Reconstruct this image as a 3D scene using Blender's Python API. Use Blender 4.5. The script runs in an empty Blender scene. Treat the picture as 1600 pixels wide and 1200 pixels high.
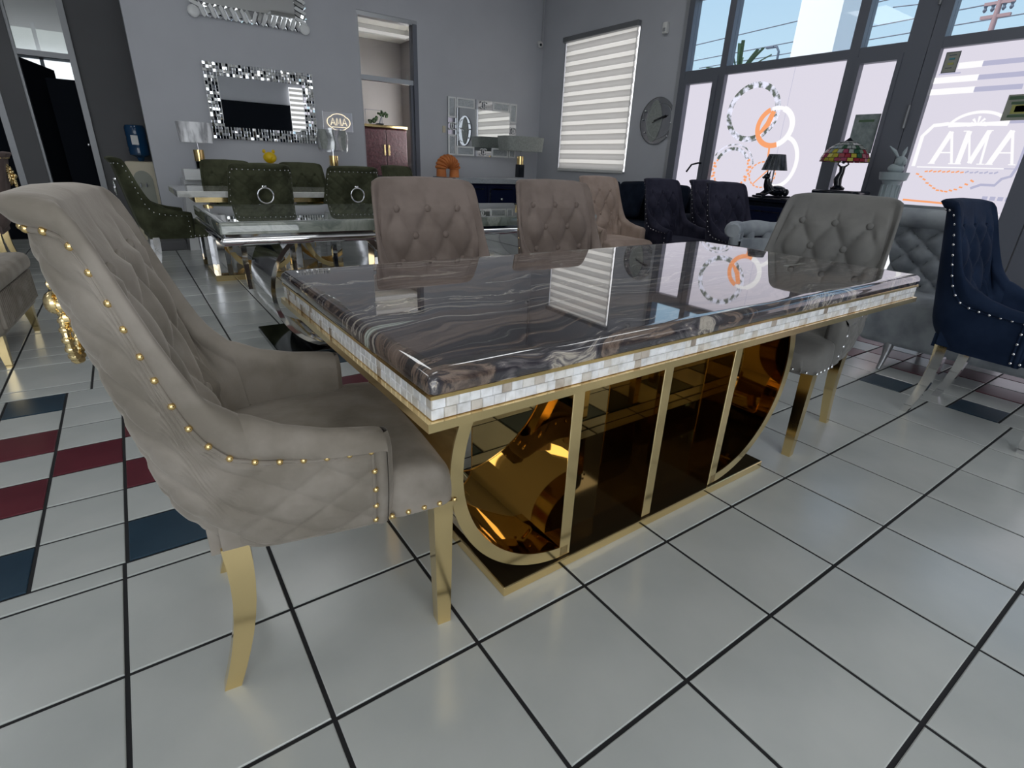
import bpy, bmesh, math, random
import numpy as np
from mathutils import Vector, Matrix
random.seed(7)
PI = math.pi
R = math.radians
SC = bpy.context.scene
COL = SC.collection

# ------------------------------------------------------------------ camera
cam_d = bpy.data.cameras.new('camera')
cam_d.sensor_width = 36.0
cam_d.sensor_fit = 'HORIZONTAL'
FPX = 814.88
cam_d.lens = FPX / 1600 * 36.0
cam_d.clip_start = 0.02
cam_d.clip_end = 300
cam = bpy.data.objects.new('camera', cam_d)
COL.objects.link(cam)
CR = np.array([[0.8202, -0.5707, 0.0388], [-0.1914, -0.3378, -0.9216], [0.5391, 0.7485, -0.3863]])
CR /= np.linalg.norm(CR, axis=1)[:, None]
CP = np.array([0.1912, -1.41886, 1.02789])
M = Matrix.Identity(4)
for i in range(3):
    M[i][0] = CR[0][i]; M[i][1] = -CR[1][i]; M[i][2] = -CR[2][i]; M[i][3] = CP[i]
cam.matrix_world = M
SC.camera = cam

# ------------------------------------------------------------------ view, world, sun
SC.view_settings.view_transform = 'Standard'
SC.view_settings.look = 'None'
SC.view_settings.gamma = 1.0
SC.view_settings.use_curve_mapping = False
SC.view_settings.exposure = 0.0
SC.cycles.max_bounces = 10
SC.cycles.glossy_bounces = 7
SC.cycles.sample_clamp_indirect = 6.0
CEIL_FILL = 3.6
REAR_FILL = 3.0
FROST = 0.80
BLIND_BACK = 1.4

world = bpy.data.worlds.new('world')
SC.world = world
world.use_nodes = True
nt = world.node_tree
nt.nodes.clear()
wo = nt.nodes.new('ShaderNodeOutputWorld'); wb = nt.nodes.new('ShaderNodeBackground')
tc = nt.nodes.new('ShaderNodeTexCoord'); sx = nt.nodes.new('ShaderNodeSeparateXYZ'); cr = nt.nodes.new('ShaderNodeValToRGB')
nt.links.new(tc.outputs['Generated'], sx.inputs[0]); nt.links.new(sx.outputs['Z'], cr.inputs[0])
cr.color_ramp.elements[0].position = 0.0; cr.color_ramp.elements[0].color = (0.66, 0.88, 0.97, 1)
cr.color_ramp.elements[1].position = 0.55; cr.color_ramp.elements[1].color = (0.22, 0.45, 0.80, 1)
nt.links.new(cr.outputs[0], wb.inputs[0]); wb.inputs[1].default_value = 1.05
nt.links.new(wb.outputs[0], wo.inputs[0])

sun_d = bpy.data.lights.new('sun', 'SUN'); sun_d.energy = 5.0; sun_d.angle = R(0.6); sun_d.color = (1, 0.97, 0.92)
sun = bpy.data.objects.new('sun', sun_d); COL.objects.link(sun)
sun.rotation_euler = Vector((0.42, -0.30, -0.86)).to_track_quat('-Z', 'Y').to_euler()

# ------------------------------------------------------------------ materials
MAT = {}
def principled(name, color, rough=0.5, metal=0.0, **kw):
    m = bpy.data.materials.new(name); m.use_nodes = True
    b = m.node_tree.nodes['Principled BSDF']
    b.inputs['Base Color'].default_value = (*color, 1)
    b.inputs['Roughness'].default_value = rough
    b.inputs['Metallic'].default_value = metal
    for k, v in kw.items():
        b.inputs[k].default_value = v
    MAT[name] = m
    return m, m.node_tree, b
def noise_color(name, c1, c2, scale, rough=0.5, metal=0.0, detail=4, bump=0.0, bscale=None, stretch=(1, 1, 1), lo=0.35, hi=0.65, **kw):
    m, t, b = principled(name, c1, rough, metal, **kw)
    co = t.nodes.new('ShaderNodeTexCoord'); mp = t.nodes.new('ShaderNodeMapping'); n = t.nodes.new('ShaderNodeTexNoise'); r = t.nodes.new('ShaderNodeValToRGB')
    mp.inputs['Scale'].default_value = stretch
    t.links.new(co.outputs['Object'], mp.inputs[0]); t.links.new(mp.outputs[0], n.inputs['Vector'])
    n.inputs['Scale'].default_value = scale; n.inputs['Detail'].default_value = detail
    r.color_ramp.elements[0].position = lo; r.color_ramp.elements[0].color = (*c1, 1)
    r.color_ramp.elements[1].position = hi; r.color_ramp.elements[1].color = (*c2, 1)
    t.links.new(n.outputs['Fac'], r.inputs[0]); t.links.new(r.outputs[0], b.inputs['Base Color'])
    if bump:
        n2 = t.nodes.new('ShaderNodeTexNoise'); n2.inputs['Scale'].default_value = bscale or scale * 4; n2.inputs['Detail'].default_value = 3
        t.links.new(mp.outputs[0], n2.inputs['Vector'])
        bp = t.nodes.new('ShaderNodeBump'); bp.inputs['Strength'].default_value = bump; bp.inputs['Distance'].default_value = 0.004
        t.links.new(n2.outputs['Fac'], bp.inputs['Height']); t.links.new(bp.outputs[0], b.inputs['Normal'])
    return m
def velvet(name, c1, c2, sheen=0.6):
    m = noise_color(name, c1, c2, 7.0, rough=0.85, detail=5, bump=0.25, bscale=60, lo=0.38, hi=0.62)
    b = m.node_tree.nodes['Principled BSDF']
    b.inputs['Sheen Weight'].default_value = sheen; b.inputs['Sheen Roughness'].default_value = 0.35
    b.inputs['Sheen Tint'].default_value = (*[min(1, x * 1.6 + 0.15) for x in c2], 1)
    b.inputs['Specular IOR Level'].default_value = 0.15
    return m
def emission(name, color, strength):
    m = bpy.data.materials.new(name); m.use_nodes = True; t = m.node_tree; t.nodes.clear()
    e = t.nodes.new('ShaderNodeEmission'); o = t.nodes.new('ShaderNodeOutputMaterial')
    e.inputs[0].default_value = (*color, 1); e.inputs[1].default_value = strength
    t.links.new(e.outputs[0], o.inputs[0]); MAT[name] = m
    return m
def glassmat(name, tint=(1, 1, 1), gloss=0.035, rough=0.0):
    m = bpy.data.materials.new(name); m.use_nodes = True; t = m.node_tree; t.nodes.clear()
    a = t.nodes.new('ShaderNodeBsdfTransparent'); a.inputs[0].default_value = (*tint, 1)
    g = t.nodes.new('ShaderNodeBsdfGlossy'); g.inputs['Roughness'].default_value = rough
    x = t.nodes.new('ShaderNodeMixShader'); o = t.nodes.new('ShaderNodeOutputMaterial'); x.inputs[0].default_value = gloss
    t.links.new(a.outputs[0], x.inputs[1]); t.links.new(g.outputs[0], x.inputs[2]); t.links.new(x.outputs[0], o.inputs[0]); MAT[name] = m
    return m

noise_color('tile_white', (0.47, 0.49, 0.475), (0.545, 0.56, 0.54), 3.0, rough=0.20, detail=6, bump=0.10, bscale=14, IOR=1.62)
noise_color('tile_blue', (0.012, 0.035, 0.062), (0.02, 0.05, 0.08), 5, rough=0.3)
noise_color('tile_red', (0.10, 0.014, 0.024), (0.13, 0.02, 0.032), 5, rough=0.3)
principled('grout', (0.012, 0.012, 0.014), 0.8)
noise_color('wall_grey', (0.475, 0.485, 0.52), (0.50, 0.51, 0.545), 2.0, rough=0.6, bump=0.15, bscale=40)
noise_color('wall_dark', (0.11, 0.11, 0.115), (0.12, 0.12, 0.125), 2.0, rough=0.7, bump=0.1, bscale=40)
noise_color('room_grey', (0.34, 0.32, 0.32), (0.36, 0.34, 0.34), 2.0, rough=0.7)
principled('ceiling_white', (0.78, 0.77, 0.74), 0.8)
principled('frame_grey', (0.15, 0.16, 0.19), 0.45, 0.3)
principled('frame_light', (0.45, 0.46, 0.48), 0.35, 0.7)
principled('frame_mid', (0.22, 0.225, 0.235), 0.4, 0.5)
principled('black_gloss', (0.006, 0.008, 0.014), 0.12)
principled('black_matte', (0.004, 0.006, 0.010), 0.85, **{'Specular IOR Level': 0.15})
principled('dark_navy_gloss', (0.008, 0.012, 0.035), 0.1)
principled('gold', (0.88, 0.64, 0.28), 0.09, 1.0)
principled('gold_mirror', (0.66, 0.47, 0.20), 0.025, 1.0)
principled('gold_pale', (0.90, 0.70, 0.36), 0.14, 1.0)
principled('plate_dark', (0.05, 0.035, 0.018), 0.04, 0.6)
principled('chrome', (0.78, 0.78, 0.80), 0.06, 1.0)
principled('chrome_dark', (0.42, 0.43, 0.45), 0.06, 1.0)
principled('mirror', (0.86, 0.88, 0.88), 0.01, 1.0)
principled('clock_glass', (0.30, 0.31, 0.33), 0.22, 1.0)
principled('smoked_mirror', (0.20, 0.21, 0.22), 0.08, 1.0)
principled('white_gloss', (0.75, 0.76, 0.76), 0.2)
principled('white_plastic', (0.7, 0.7, 0.68), 0.4)
principled('cream', (0.62, 0.56, 0.42), 0.45)
principled('blue_bottle', (0.01, 0.05, 0.12), 0.08, 0.0)
principled('yellow', (0.75, 0.50, 0.0), 0.35)
noise_color('orange_clay', (0.50, 0.15, 0.035), (0.60, 0.20, 0.05), 9, rough=0.6)
noise_color('burgundy', (0.045, 0.012, 0.018), (0.085, 0.028, 0.038), 28, rough=0.35, bump=0.8, bscale=30)
noise_color('plant_green', (0.015, 0.04, 0.015), (0.04, 0.09, 0.03), 20, rough=0.6)
principled('grey_statue', (0.34, 0.40, 0.42), 0.55)
noise_color('crystal_strip', (0.18, 0.20, 0.22), (0.75, 0.80, 0.82), 160, rough=0.25, metal=0.5, detail=8, bump=0.8, bscale=200)
emission('ceiling_fill', (0.96, 0.99, 1.0), CEIL_FILL)
emission('frosted_pane', (0.92, 0.88, 1.0), FROST)
emission('white_cutout_glow', (1.0, 0.99, 1.0), 1.0)
emission('orange_cutout_glow', (1.0, 0.40, 0.18), 0.95)
emission('lilac_cutout_glow', (0.66, 0.66, 0.88), 0.72)
emission('window_bright', (0.97, 0.97, 1.0), BLIND_BACK)
emission('room_window', (0.9, 0.96, 1.0), 1.25)
emission('rear_fill_pane', (0.90, 0.95, 1.0), REAR_FILL)
emission('side_room_window', (0.97, 0.98, 1.0), 8.0)
emission('room_window_dim', (0.72, 0.78, 0.76), 0.55)
emission('neon_warm', (1.0, 0.86, 0.62), 1.3)
glassmat('glass_clear')
glassmat('glass_film', (0.92, 0.95, 0.95), 0.25, 0.12)
glassmat('plastic_wrap', (0.93, 0.94, 0.97), 0.30, 0.18)
velvet('velvet_beige', (0.205, 0.18, 0.148), (0.315, 0.28, 0.242))
velvet('velvet_taupe', (0.165, 0.130, 0.112), (0.225, 0.180, 0.158), 0.4)
velvet('velvet_rose', (0.30, 0.225, 0.185), (0.39, 0.30, 0.25), 0.5)
velvet('velvet_grey', (0.150, 0.148, 0.142), (0.195, 0.19, 0.18), 0.4)
velvet('velvet_brown', (0.12, 0.09, 0.085), (0.16, 0.12, 0.11), 0.4)
velvet('velvet_green', (0.034, 0.037, 0.020), (0.070, 0.075, 0.043), 0.3)
velvet('velvet_navy', (0.006, 0.014, 0.036), (0.014, 0.026, 0.058), 0.12)
velvet('velvet_purple', (0.016, 0.016, 0.03), (0.035, 0.034, 0.055), 0.2)
velvet('velvet_silver', (0.23, 0.25, 0.275), (0.36, 0.385, 0.41), 0.5)
velvet('velvet_black', (0.004, 0.008, 0.018), (0.010, 0.016, 0.030), 0.1)

def marble(name, stops, sc=(0.9, 4.0, 2.0), warp=0.55, rough=0.03):
    m, t, b = principled(name, (0.1, 0.1, 0.1), rough)
    b.inputs['IOR'].default_value = 1.55
    b.inputs['Coat Weight'].default_value = 0.8; b.inputs['Coat Roughness'].default_value = 0.01; b.inputs['Coat IOR'].default_value = 1.5
    N = t.nodes.new; L = t.links.new
    co = N('ShaderNodeTexCoord'); mp = N('ShaderNodeMapping'); mp.inputs['Rotation'].default_value = (0, 0, R(-8)); mp.inputs['Scale'].default_value = sc
    w = N('ShaderNodeTexNoise'); w.inputs['Scale'].default_value = 2.2; w.inputs['Detail'].default_value = 3
    sub = N('ShaderNodeVectorMath'); sub.operation = 'SUBTRACT'; sub.inputs[1].default_value = (0.5, 0.5, 0.5)
    scl = N('ShaderNodeVectorMath'); scl.operation = 'SCALE'; scl.inputs['Scale'].default_value = warp * 2.6
    add = N('ShaderNodeVectorMath'); add.operation = 'ADD'
    L(co.outputs['Object'], mp.inputs[0]); L(co.outputs['Object'], w.inputs['Vector'])
    L(w.outputs['Color'], sub.inputs[0]); L(sub.outputs[0], scl.inputs[0]); L(mp.outputs[0], add.inputs[0]); L(scl.outputs[0], add.inputs[1])
    n = N('ShaderNodeTexNoise'); n.inputs['Scale'].default_value = 1.7; n.inputs['Detail'].default_value = 9; n.inputs['Roughness'].default_value = 0.62; n.inputs['Distortion'].default_value = 0.9
    mp2 = N('ShaderNodeMapping'); mp2.inputs['Scale'].default_value = (0.35, 1.6, 1)
    L(add.outputs[0], mp2.inputs[0]); L(mp2.outputs[0], n.inputs['Vector'])
    cr_ = N('ShaderNodeValToRGB'); L(n.outputs['Fac'], cr_.inputs[0])
    e = cr_.color_ramp.elements
    e[0].position, e[0].color = stops[0][0], (*stops[0][1], 1)
    e[1].position, e[1].color = stops[-1][0], (*stops[-1][1], 1)
    for p, c in stops[1:-1]:
        x = e.new(p); x.color = (*c, 1)
    L(cr_.outputs[0], b.inputs['Base Color'])
marble('marble_dark', [(0.26, (0.50, 0.55, 0.48)), (0.30, (0.30, 0.31, 0.27)), (0.335, (0.05, 0.042, 0.042)), (0.37, (0.018, 0.015, 0.018)), (0.405, (0.09, 0.065, 0.055)),
                       (0.435, (0.20, 0.145, 0.115)), (0.455, (0.05, 0.04, 0.04)), (0.485, (0.035, 0.033, 0.040)), (0.51, (0.13, 0.115, 0.12)), (0.525, (0.48, 0.43, 0.36)), (0.54, (0.09, 0.07, 0.07)),
                       (0.575, (0.034, 0.03, 0.035)), (0.61, (0.15, 0.10, 0.08)), (0.635, (0.04, 0.035, 0.04)), (0.66, (0.46, 0.49, 0.43))], sc=(0.55, 2.9, 1.6), warp=0.38)
marble('marble_green', [(0.3, (0.20, 0.23, 0.20)), (0.42, (0.13, 0.145, 0.12)), (0.5, (0.30, 0.32, 0.28)), (0.58, (0.15, 0.17, 0.15)), (0.7, (0.34, 0.35, 0.31))])
marble('marble_white', [(0.3, (0.55, 0.55, 0.52)), (0.5, (0.7, 0.7, 0.67)), (0.6, (0.45, 0.45, 0.43)), (0.7, (0.7, 0.7, 0.68))], rough=0.1)

def pearl():
    m, t, b = principled('pearl', (0.7, 0.7, 0.68), 0.18)
    N = t.nodes.new; L = t.links.new
    oi = N('ShaderNodeObjectInfo'); ge = N('ShaderNodeNewGeometry'); ad = N('ShaderNodeMath'); ad.operation = 'ADD'; fr = N('ShaderNodeMath'); fr.operation = 'FRACT'
    L(oi.outputs['Random'], ad.inputs[0]); L(ge.outputs['Random Per Island'], ad.inputs[1]); L(ad.outputs[0], fr.inputs[0])
    r = N('ShaderNodeValToRGB'); e = r.color_ramp.elements
    e[0].position = 0; e[0].color = (0.88, 0.88, 0.88, 1); e[1].position = 1; e[1].color = (0.30, 0.24, 0.19, 1)
    for p, c in ((0.35, (0.78, 0.78, 0.79)), (0.6, (0.92, 0.92, 0.93)), (0.84, (0.74, 0.70, 0.64)), (0.93, (0.50, 0.43, 0.36))):
        x = e.new(p); x.color = (*c, 1)
    L(fr.outputs[0], r.inputs[0])
    n = N('ShaderNodeTexNoise'); n.inputs['Scale'].default_value = 55; n.inputs['Detail'].default_value = 4
    L(ge.outputs['Position'], n.inputs['Vector'])
    mx = N('ShaderNodeMix'); mx.data_type = 'RGBA'; mx.blend_type = 'MULTIPLY'; mx.inputs[0].default_value = 0.6
    r2 = N('ShaderNodeValToRGB'); r2.color_ramp.elements[0].position = 0.3; r2.color_ramp.elements[0].color = (0.62, 0.60, 0.56, 1); r2.color_ramp.elements[1].position = 0.6; r2.color_ramp.elements[1].color = (1, 1, 1, 1)
    L(n.outputs['Fac'], r2.inputs[0]); L(r.outputs[0], mx.inputs[6]); L(r2.outputs[0], mx.inputs[7]); L(mx.outputs[2], b.inputs['Base Color'])
    b.inputs['Coat Weight'].default_value = 0.5
pearl()
def blindmat(name, col, tr):
    m = bpy.data.materials.new(name); m.use_nodes = True; t = m.node_tree; t.nodes.clear()
    a = t.nodes.new('ShaderNodeBsdfDiffuse'); g = t.nodes.new('ShaderNodeBsdfTranslucent'); x = t.nodes.new('ShaderNodeMixShader'); o = t.nodes.new('ShaderNodeOutputMaterial')
    a.inputs[0].default_value = (*col, 1); g.inputs[0].default_value = (*col, 1); x.inputs[0].default_value = tr
    t.links.new(a.outputs[0], x.inputs[1]); t.links.new(g.outputs[0], x.inputs[2]); t.links.new(x.outputs[0], o.inputs[0]); MAT[name] = m
blindmat('blind_solid', (0.80, 0.79, 0.77), 0.6)
blindmat('blind_sheer', (0.90, 0.89, 0.86), 0.78)
noise_color('wrapped_shade', (0.40, 0.40, 0.42), (0.95, 0.95, 0.97), 14, lo=.42, hi=.58, rough=0.16, detail=6, bump=1.0, bscale=16, stretch=(1, 1, 0.25))
noise_color('grey_shade', (0.26, 0.28, 0.26), (0.33, 0.35, 0.33), 40, rough=0.6)
noise_color('satin_black', (0.012, 0.016, 0.022), (0.07, 0.08, 0.10), 10, rough=0.25, stretch=(3, 3, 0.3))
noise_color('outdoor_view_glow', (0.10, 0.12, 0.10), (0.72, 0.72, 0.85), 18, rough=0.4, detail=8, lo=0.42, hi=0.56)
for nm, cs in (('outdoor_view_glow', None),):
    mt = MAT[nm]; b = mt.node_tree.nodes['Principled BSDF']
    src = b.inputs['Base Color'].links[0].from_socket
    mt.node_tree.links.new(src, b.inputs['Emission Color']); b.inputs['Emission Strength'].default_value = 0.9
principled('pole_red', (0.35, 0.22, 0.22), 0.6)
principled('building_white', (0.85, 0.85, 0.82), 0.8)
noise_color('pavement', (0.42, 0.41, 0.42), (0.5, 0.49, 0.5), 1.5, rough=0.9)
principled('wire', (0.10, 0.12, 0.16), 0.6)
for n_, c_ in (('glass_red', (0.32, 0.01, 0.03)), ('glass_yellow', (0.55, 0.48, 0.05)), ('glass_green', (0.03, 0.11, 0.05)), ('glass_pale', (0.40, 0.43, 0.40)), ('glass_pink', (0.38, 0.05, 0.12))):
    m, t, b = principled(n_, c_, 0.2); b.inputs['Transmission Weight'].default_value = 0.35
principled('sticker_paper', (0.32, 0.33, 0.28), 0.6)
principled('sticker_green', (0.08, 0.14, 0.08), 0.6)
principled('sticker_teal', (0.05, 0.24, 0.28), 0.6)
principled('sticker_olive', (0.40, 0.40, 0.12), 0.6)
noise_color('poster_grey', (0.16, 0.20, 0.20), (0.30, 0.34, 0.34), 18, rough=0.35, detail=8)

# ------------------------------------------------------------------ mesh builder
class MB:
    def __init__(s): s.v = []; s.f = []; s.m = []
    def add(s, vs, fs, mi=0):
        o = len(s.v); s.v += [tuple(p) for p in vs]; s.f += [tuple(i + o for i in f) for f in fs]; s.m += [mi] * len(fs); return s
    def box(s, x0, x1, y0, y1, z0, z1, mi=0):
        vs = [(x, y, z) for z in (z0, z1) for y in (y0, y1) for x in (x0, x1)]
        return s.add(vs, [(0, 2, 3, 1), (4, 5, 7, 6), (0, 1, 5, 4), (2, 6, 7, 3), (0, 4, 6, 2), (1, 3, 7, 5)], mi)
    def rbox(s, x0, x1, y0, y1, z0, z1, r=0.01, seg=2, mi=0, sub=None):
        bm = bmesh.new(); bmesh.ops.create_cube(bm, size=1)
        bmesh.ops.scale(bm, vec=(x1 - x0, y1 - y0, z1 - z0), verts=bm.verts)
        bmesh.ops.translate(bm, vec=((x0 + x1) / 2, (y0 + y1) / 2, (z0 + z1) / 2), verts=bm.verts)
        bmesh.ops.bevel(bm, geom=list(bm.edges), offset=r, segments=seg, affect='EDGES', profile=0.5)
        if sub:
            for v in bm.verts: v.co = Vector(sub(v.co))
        bm.verts.index_update()
        s.add([tuple(v.co) for v in bm.verts], [tuple(v.index for v in f.verts) for f in bm.faces], mi); bm.free(); return s
    def hexa(s, b, t, mi=0):
        return s.add(list(b) + list(t), [(3, 2, 1, 0), (4, 5, 6, 7), (0, 1, 5, 4), (1, 2, 6, 5), (2, 3, 7, 6), (3, 0, 4, 7)], mi)
    def tube(s, pts, r, n=8, closed=False, mi=0, cap=True):
        pts = [Vector(p) for p in pts]; N = len(pts); rs = r if isinstance(r, (list, tuple)) else [r] * N
        vs = []; up = Vector((0, 0, 1)); prev = None
        for i, p in enumerate(pts):
            a = pts[(i - 1) % N] if (closed or i > 0) else p; b = pts[(i + 1) % N] if (closed or i < N - 1) else p
            d = (b - a).normalized()
            if prev is None:
                q = d.cross(up if abs(d.z) < 0.95 else Vector((1, 0, 0))).normalized()
            else:
                q = (prev - d * prev.dot(d)).normalized()
            prev = q; w = d.cross(q)
            for k in range(n):
                t = 2 * PI * k / n; vs.append(p + (q * math.cos(t) + w * math.sin(t)) * rs[i])
        fs = []
        for i in range(N if closed else N - 1):
            j = (i + 1) % N
            for k in range(n):
                l = (k + 1) % n; fs.append((i * n + k, i * n + l, j * n + l, j * n + k))
        if not closed and cap:
            fs.append(tuple(range(n))[::-1]); fs.append(tuple((N - 1) * n + k for k in range(n)))
        return s.add(vs, fs, mi)
    def bars(s, pts, a, b, closed=False, mi=0, up=(0, 0, 1)):
        """rectangular section a (sideways) x b (along up) swept along pts"""
        pts = [Vector(p) for p in pts]; N = len(pts); up = Vector(up); vs = []
        for i, p in enumerate(pts):
            p0 = pts[(i - 1) % N] if (closed or i > 0) else p; p1 = pts[(i + 1) % N] if (closed or i < N - 1) else p
            d = (p1 - p0).normalized(); q = d.cross(up).normalized()
            for u, w in ((-1, -1), (1, -1), (1, 1), (-1, 1)): vs.append(p + q * u * a / 2 + up * w * b / 2)
        fs = []
        for i in range(N if closed else N - 1):
            j = (i + 1) % N
            for k in range(4):
                l = (k + 1) % 4; fs.append((i * 4 + k, i * 4 + l, j * 4 + l, j * 4 + k))
        if not closed: fs += [(3, 2, 1, 0), tuple((N - 1) * 4 + k for k in range(4))]
        return s.add(vs, fs, mi)
    def lathe(s, prof, c=(0, 0, 0), n=20, mi=0, sx=1, sy=1, mfn=None):
        vs = []
        for r, z in prof:
            for k in range(n):
                t = 2 * PI * k / n; vs.append((c[0] + r * math.cos(t) * sx, c[1] + r * math.sin(t) * sy, c[2] + z))
        o = len(prof)
        for i in range(o - 1):
            for k in range(n):
                l = (k + 1) % n
                pass
        fs = [(i * n + k, i * n + (k + 1) % n, (i + 1) * n + (k + 1) % n, (i + 1) * n + k) for i in range(o - 1) for k in range(n)]
        base = len(s.m)
        s.add(vs, fs, mi)
        if mfn:
            q = 0
            for i in range(o - 1):
                for k in range(n): s.m[base + q] = mfn(i, k); q += 1
        s.add(vs[:n], [tuple(range(n))[::-1]], mi); s.add(vs[-n:], [tuple(range(n))], mi)
        return s
    def ball(s, c, r, sc=(1, 1, 1), nu=12, nv=8, mi=0):
        prof = [(max(1e-4, math.sin(PI * i / nv)) * r, -math.cos(PI * i / nv) * r * sc[2]) for i in range(nv + 1)]
        return s.lathe(prof, c, nu, mi, sc[0], sc[1])
    def grid(s, fn, nu, nv, mi=0, cu=False, flip=False):
        vs = [fn(i / (nu if cu else nu - 1), j / (nv - 1)) for i in range(nu) for j in range(nv)]
        fs = []
        for i in range(nu if cu else nu - 1):
            k = (i + 1) % nu
            for j in range(nv - 1):
                q = (i * nv + j, k * nv + j, k * nv + j + 1, i * nv + j + 1); fs.append(q[::-1] if flip else q)
        return s.add(vs, fs, mi)
    def prism(s, poly, fn, d0, d1, mi=0):
        """poly 2D, fn(a,b,d)->xyz"""
        n = len(poly); vs = [fn(a, b, d0) for a, b in poly] + [fn(a, b, d1) for a, b in poly]
        fs = [tuple(range(n))[::-1], tuple(range(n, 2 * n))] + [(i, (i + 1) % n, n + (i + 1) % n, n + i) for i in range(n)]
        return s.add(vs, fs, mi)
    def torus(s, c, Rr, r, n=28, m=8, axis='z', sc=(1, 1), mi=0):
        pts = []
        for k in range(n):
            t = 2 * PI * k / n; a, b = Rr * math.cos(t) * sc[0], Rr * math.sin(t) * sc[1]
            pts.append({'z': (c[0] + a, c[1] + b, c[2]), 'x': (c[0], c[1] + a, c[2] + b), 'y': (c[0] + a, c[1], c[2] + b)}[axis])
        return s.tube(pts, r, m, True, mi)
    def mesh(s, name, mats, smooth=None):
        me = bpy.data.meshes.new(name); me.from_pydata(s.v, [], s.f)
        for m in (mats if isinstance(mats, (list, tuple)) else [mats]): me.materials.append(MAT[m])
        if any(s.m): me.polygons.foreach_set('material_index', s.m)
        bm = bmesh.new(); bm.from_mesh(me); bmesh.ops.recalc_face_normals(bm, faces=bm.faces); bm.to_mesh(me); bm.free()
        if smooth is not None:
            me.shade_smooth(); me.set_sharp_from_angle(angle=R(smooth))
        return me
    def build(s, name, mats, parent=None, smooth=None, **kw):
        return link(name, s.mesh(name, mats, smooth), parent, **kw)

def link(name, me, parent=None, label=None, cat=None, group=None, kind=None):
    o = bpy.data.objects.new(name, me); COL.objects.link(o)
    if parent is not None: o.parent = parent
    return tag(o, label, cat, group, kind)
def tag(o, label=None, cat=None, group=None, kind=None):
    if label: o['label'] = label
    if cat: o['category'] = cat
    if group: o['group'] = group
    if kind: o['kind'] = kind
    return o
def thing(name, loc, rz, label, cat, group=None):
    o = bpy.data.objects.new(name, None); COL.objects.link(o); o.location = loc; o.rotation_euler = (0, 0, rz); o.empty_display_size = 0.1
    return tag(o, label, cat, group)
def bx(*a, mi=0): return MB().box(*a, mi=mi)
def sm(x, a, b):
    t = min(1, max(0, (x - a) / (b - a))); return t * t * (3 - 2 * t)

# ------------------------------------------------------------------ floor
S = 1 / 3
GAP = 0.0095
floor = bx(-4.5, 6.1, -4.8, 7.06, -0.06, -0.0035).build('floor', 'grout', kind='structure')
tiles = []
xb = [0.02 + 0.61 * k for k in range(-20, 17)]            # narrow tiles of the coloured band running along x
yb_ = [0.2 + 0.61 * k for k in range(8)]
PATB = 'BWMWMWB'; PATW = 'WWWMWWW'
X1 = 10.07
for k in range(-20, 17):
    x0 = 0.02 + 0.61 * k; x1 = min(x0 + 0.61, X1)
    if x0 >= X1 - 0.05: continue
    for r_ in range(7):
        c = (PATB if k % 2 == 0 else PATW)[r_]
        tiles.append((x0, x1, yb_[r_], yb_[r_ + 1], c))
XS = [X1 + 0.61 * k for k in range(8)]
def yline(k): return -0.37 + 0.62 * k
for k in range(-22, 16):
    for c_ in range(7):
        c = (PATB if k % 2 == 0 else PATW)[c_]
        tiles.append((XS[c_], XS[c_ + 1], yline(k), yline(k + 1), c))
xl = [i for i in range(-13, 10)] + [X1]
for a in range(len(xl) - 1):                                  # large white tiles in front
    tiles.append((xl[a], xl[a + 1], 0, 0.2, 'W'))
    for j in range(1, 15): tiles.append((xl[a], xl[a + 1], -j, -j + 1, 'W'))
xs2 = [-13 + 0.975 * k for k in range(24)]; xs2 = [x for x in xs2 if x < X1 - 0.3] + [X1]
ys2 = [4.47, 4.8, 5.85, 6.32, 6.8] + [6.8 + 1.0 * k for k in range(1, 15)] + [21.18]
for a in range(len(xs2) - 1):
    for b_ in range(len(ys2) - 1): tiles.append((xs2[a], xs2[a + 1], ys2[b_], ys2[b_ + 1], 'W'))
for x in range(4):
    for j in range(-14, 21): tiles.append((XS[7] + x, XS[7] + x + 1, j, j + 1, 'W'))
def scr(p):
    q = CR @ (np.array(p) - CP)
    if q[2] < 0.15: return None
    return 800 + FPX * q[0] / q[2], 600 + FPX * q[1] / q[2]
def tile_area(t):
    ps = [scr((a * S, b * S, 0)) for a, b in ((t[0], t[2]), (t[1], t[2]), (t[1], t[3]), (t[0], t[3]))]
    if any(p is None for p in ps): return 0
    if max(p[0] for p in ps) < 0 or min(p[0] for p in ps) > 1600 or max(p[1] for p in ps) < 0 or min(p[1] for p in ps) > 1200: return 0
    return abs(sum(ps[i][0] * ps[(i + 1) % 4][1] - ps[(i + 1) % 4][0] * ps[i][1] for i in range(4))) / 2
tiles = [t for t in tiles if t[1] * S > -4.4 and t[0] * S < 5.93 and t[2] * S > -4.7 and t[3] * S < 7.07]
tiles.sort(key=lambda t: -tile_area(t))
TM = {}
CM = {'W': 'tile_white', 'B': 'tile_blue', 'M': 'tile_red'}
rest = MB()
def add_tile(mb, w, h, cx=0, cy=0, mi=0):
    w, h = w / 2, h / 2; c = 0.002
    vs = [(cx + sx_ * w, cy + sy_ * h, -0.006) for sx_, sy_ in ((-1, -1), (1, -1), (1, 1), (-1, 1))] + [(cx + sx_ * w, cy + sy_ * h, -0.0015) for sx_, sy_ in ((-1, -1), (1, -1), (1, 1), (-1, 1))] + \
         [(cx + sx_ * (w - c), cy + sy_ * (h - c), 0) for sx_, sy_ in ((-1, -1), (1, -1), (1, 1), (-1, 1))]
    fs = [(8, 9, 10, 11)] + [(a, (a + 1) % 4, 4 + (a + 1) % 4, 4 + a) for a in range(4)] + [(4 + a, 4 + (a + 1) % 4, 8 + (a + 1) % 4, 8 + a) for a in range(4)]
    mb.add(vs, fs, mi)
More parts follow.
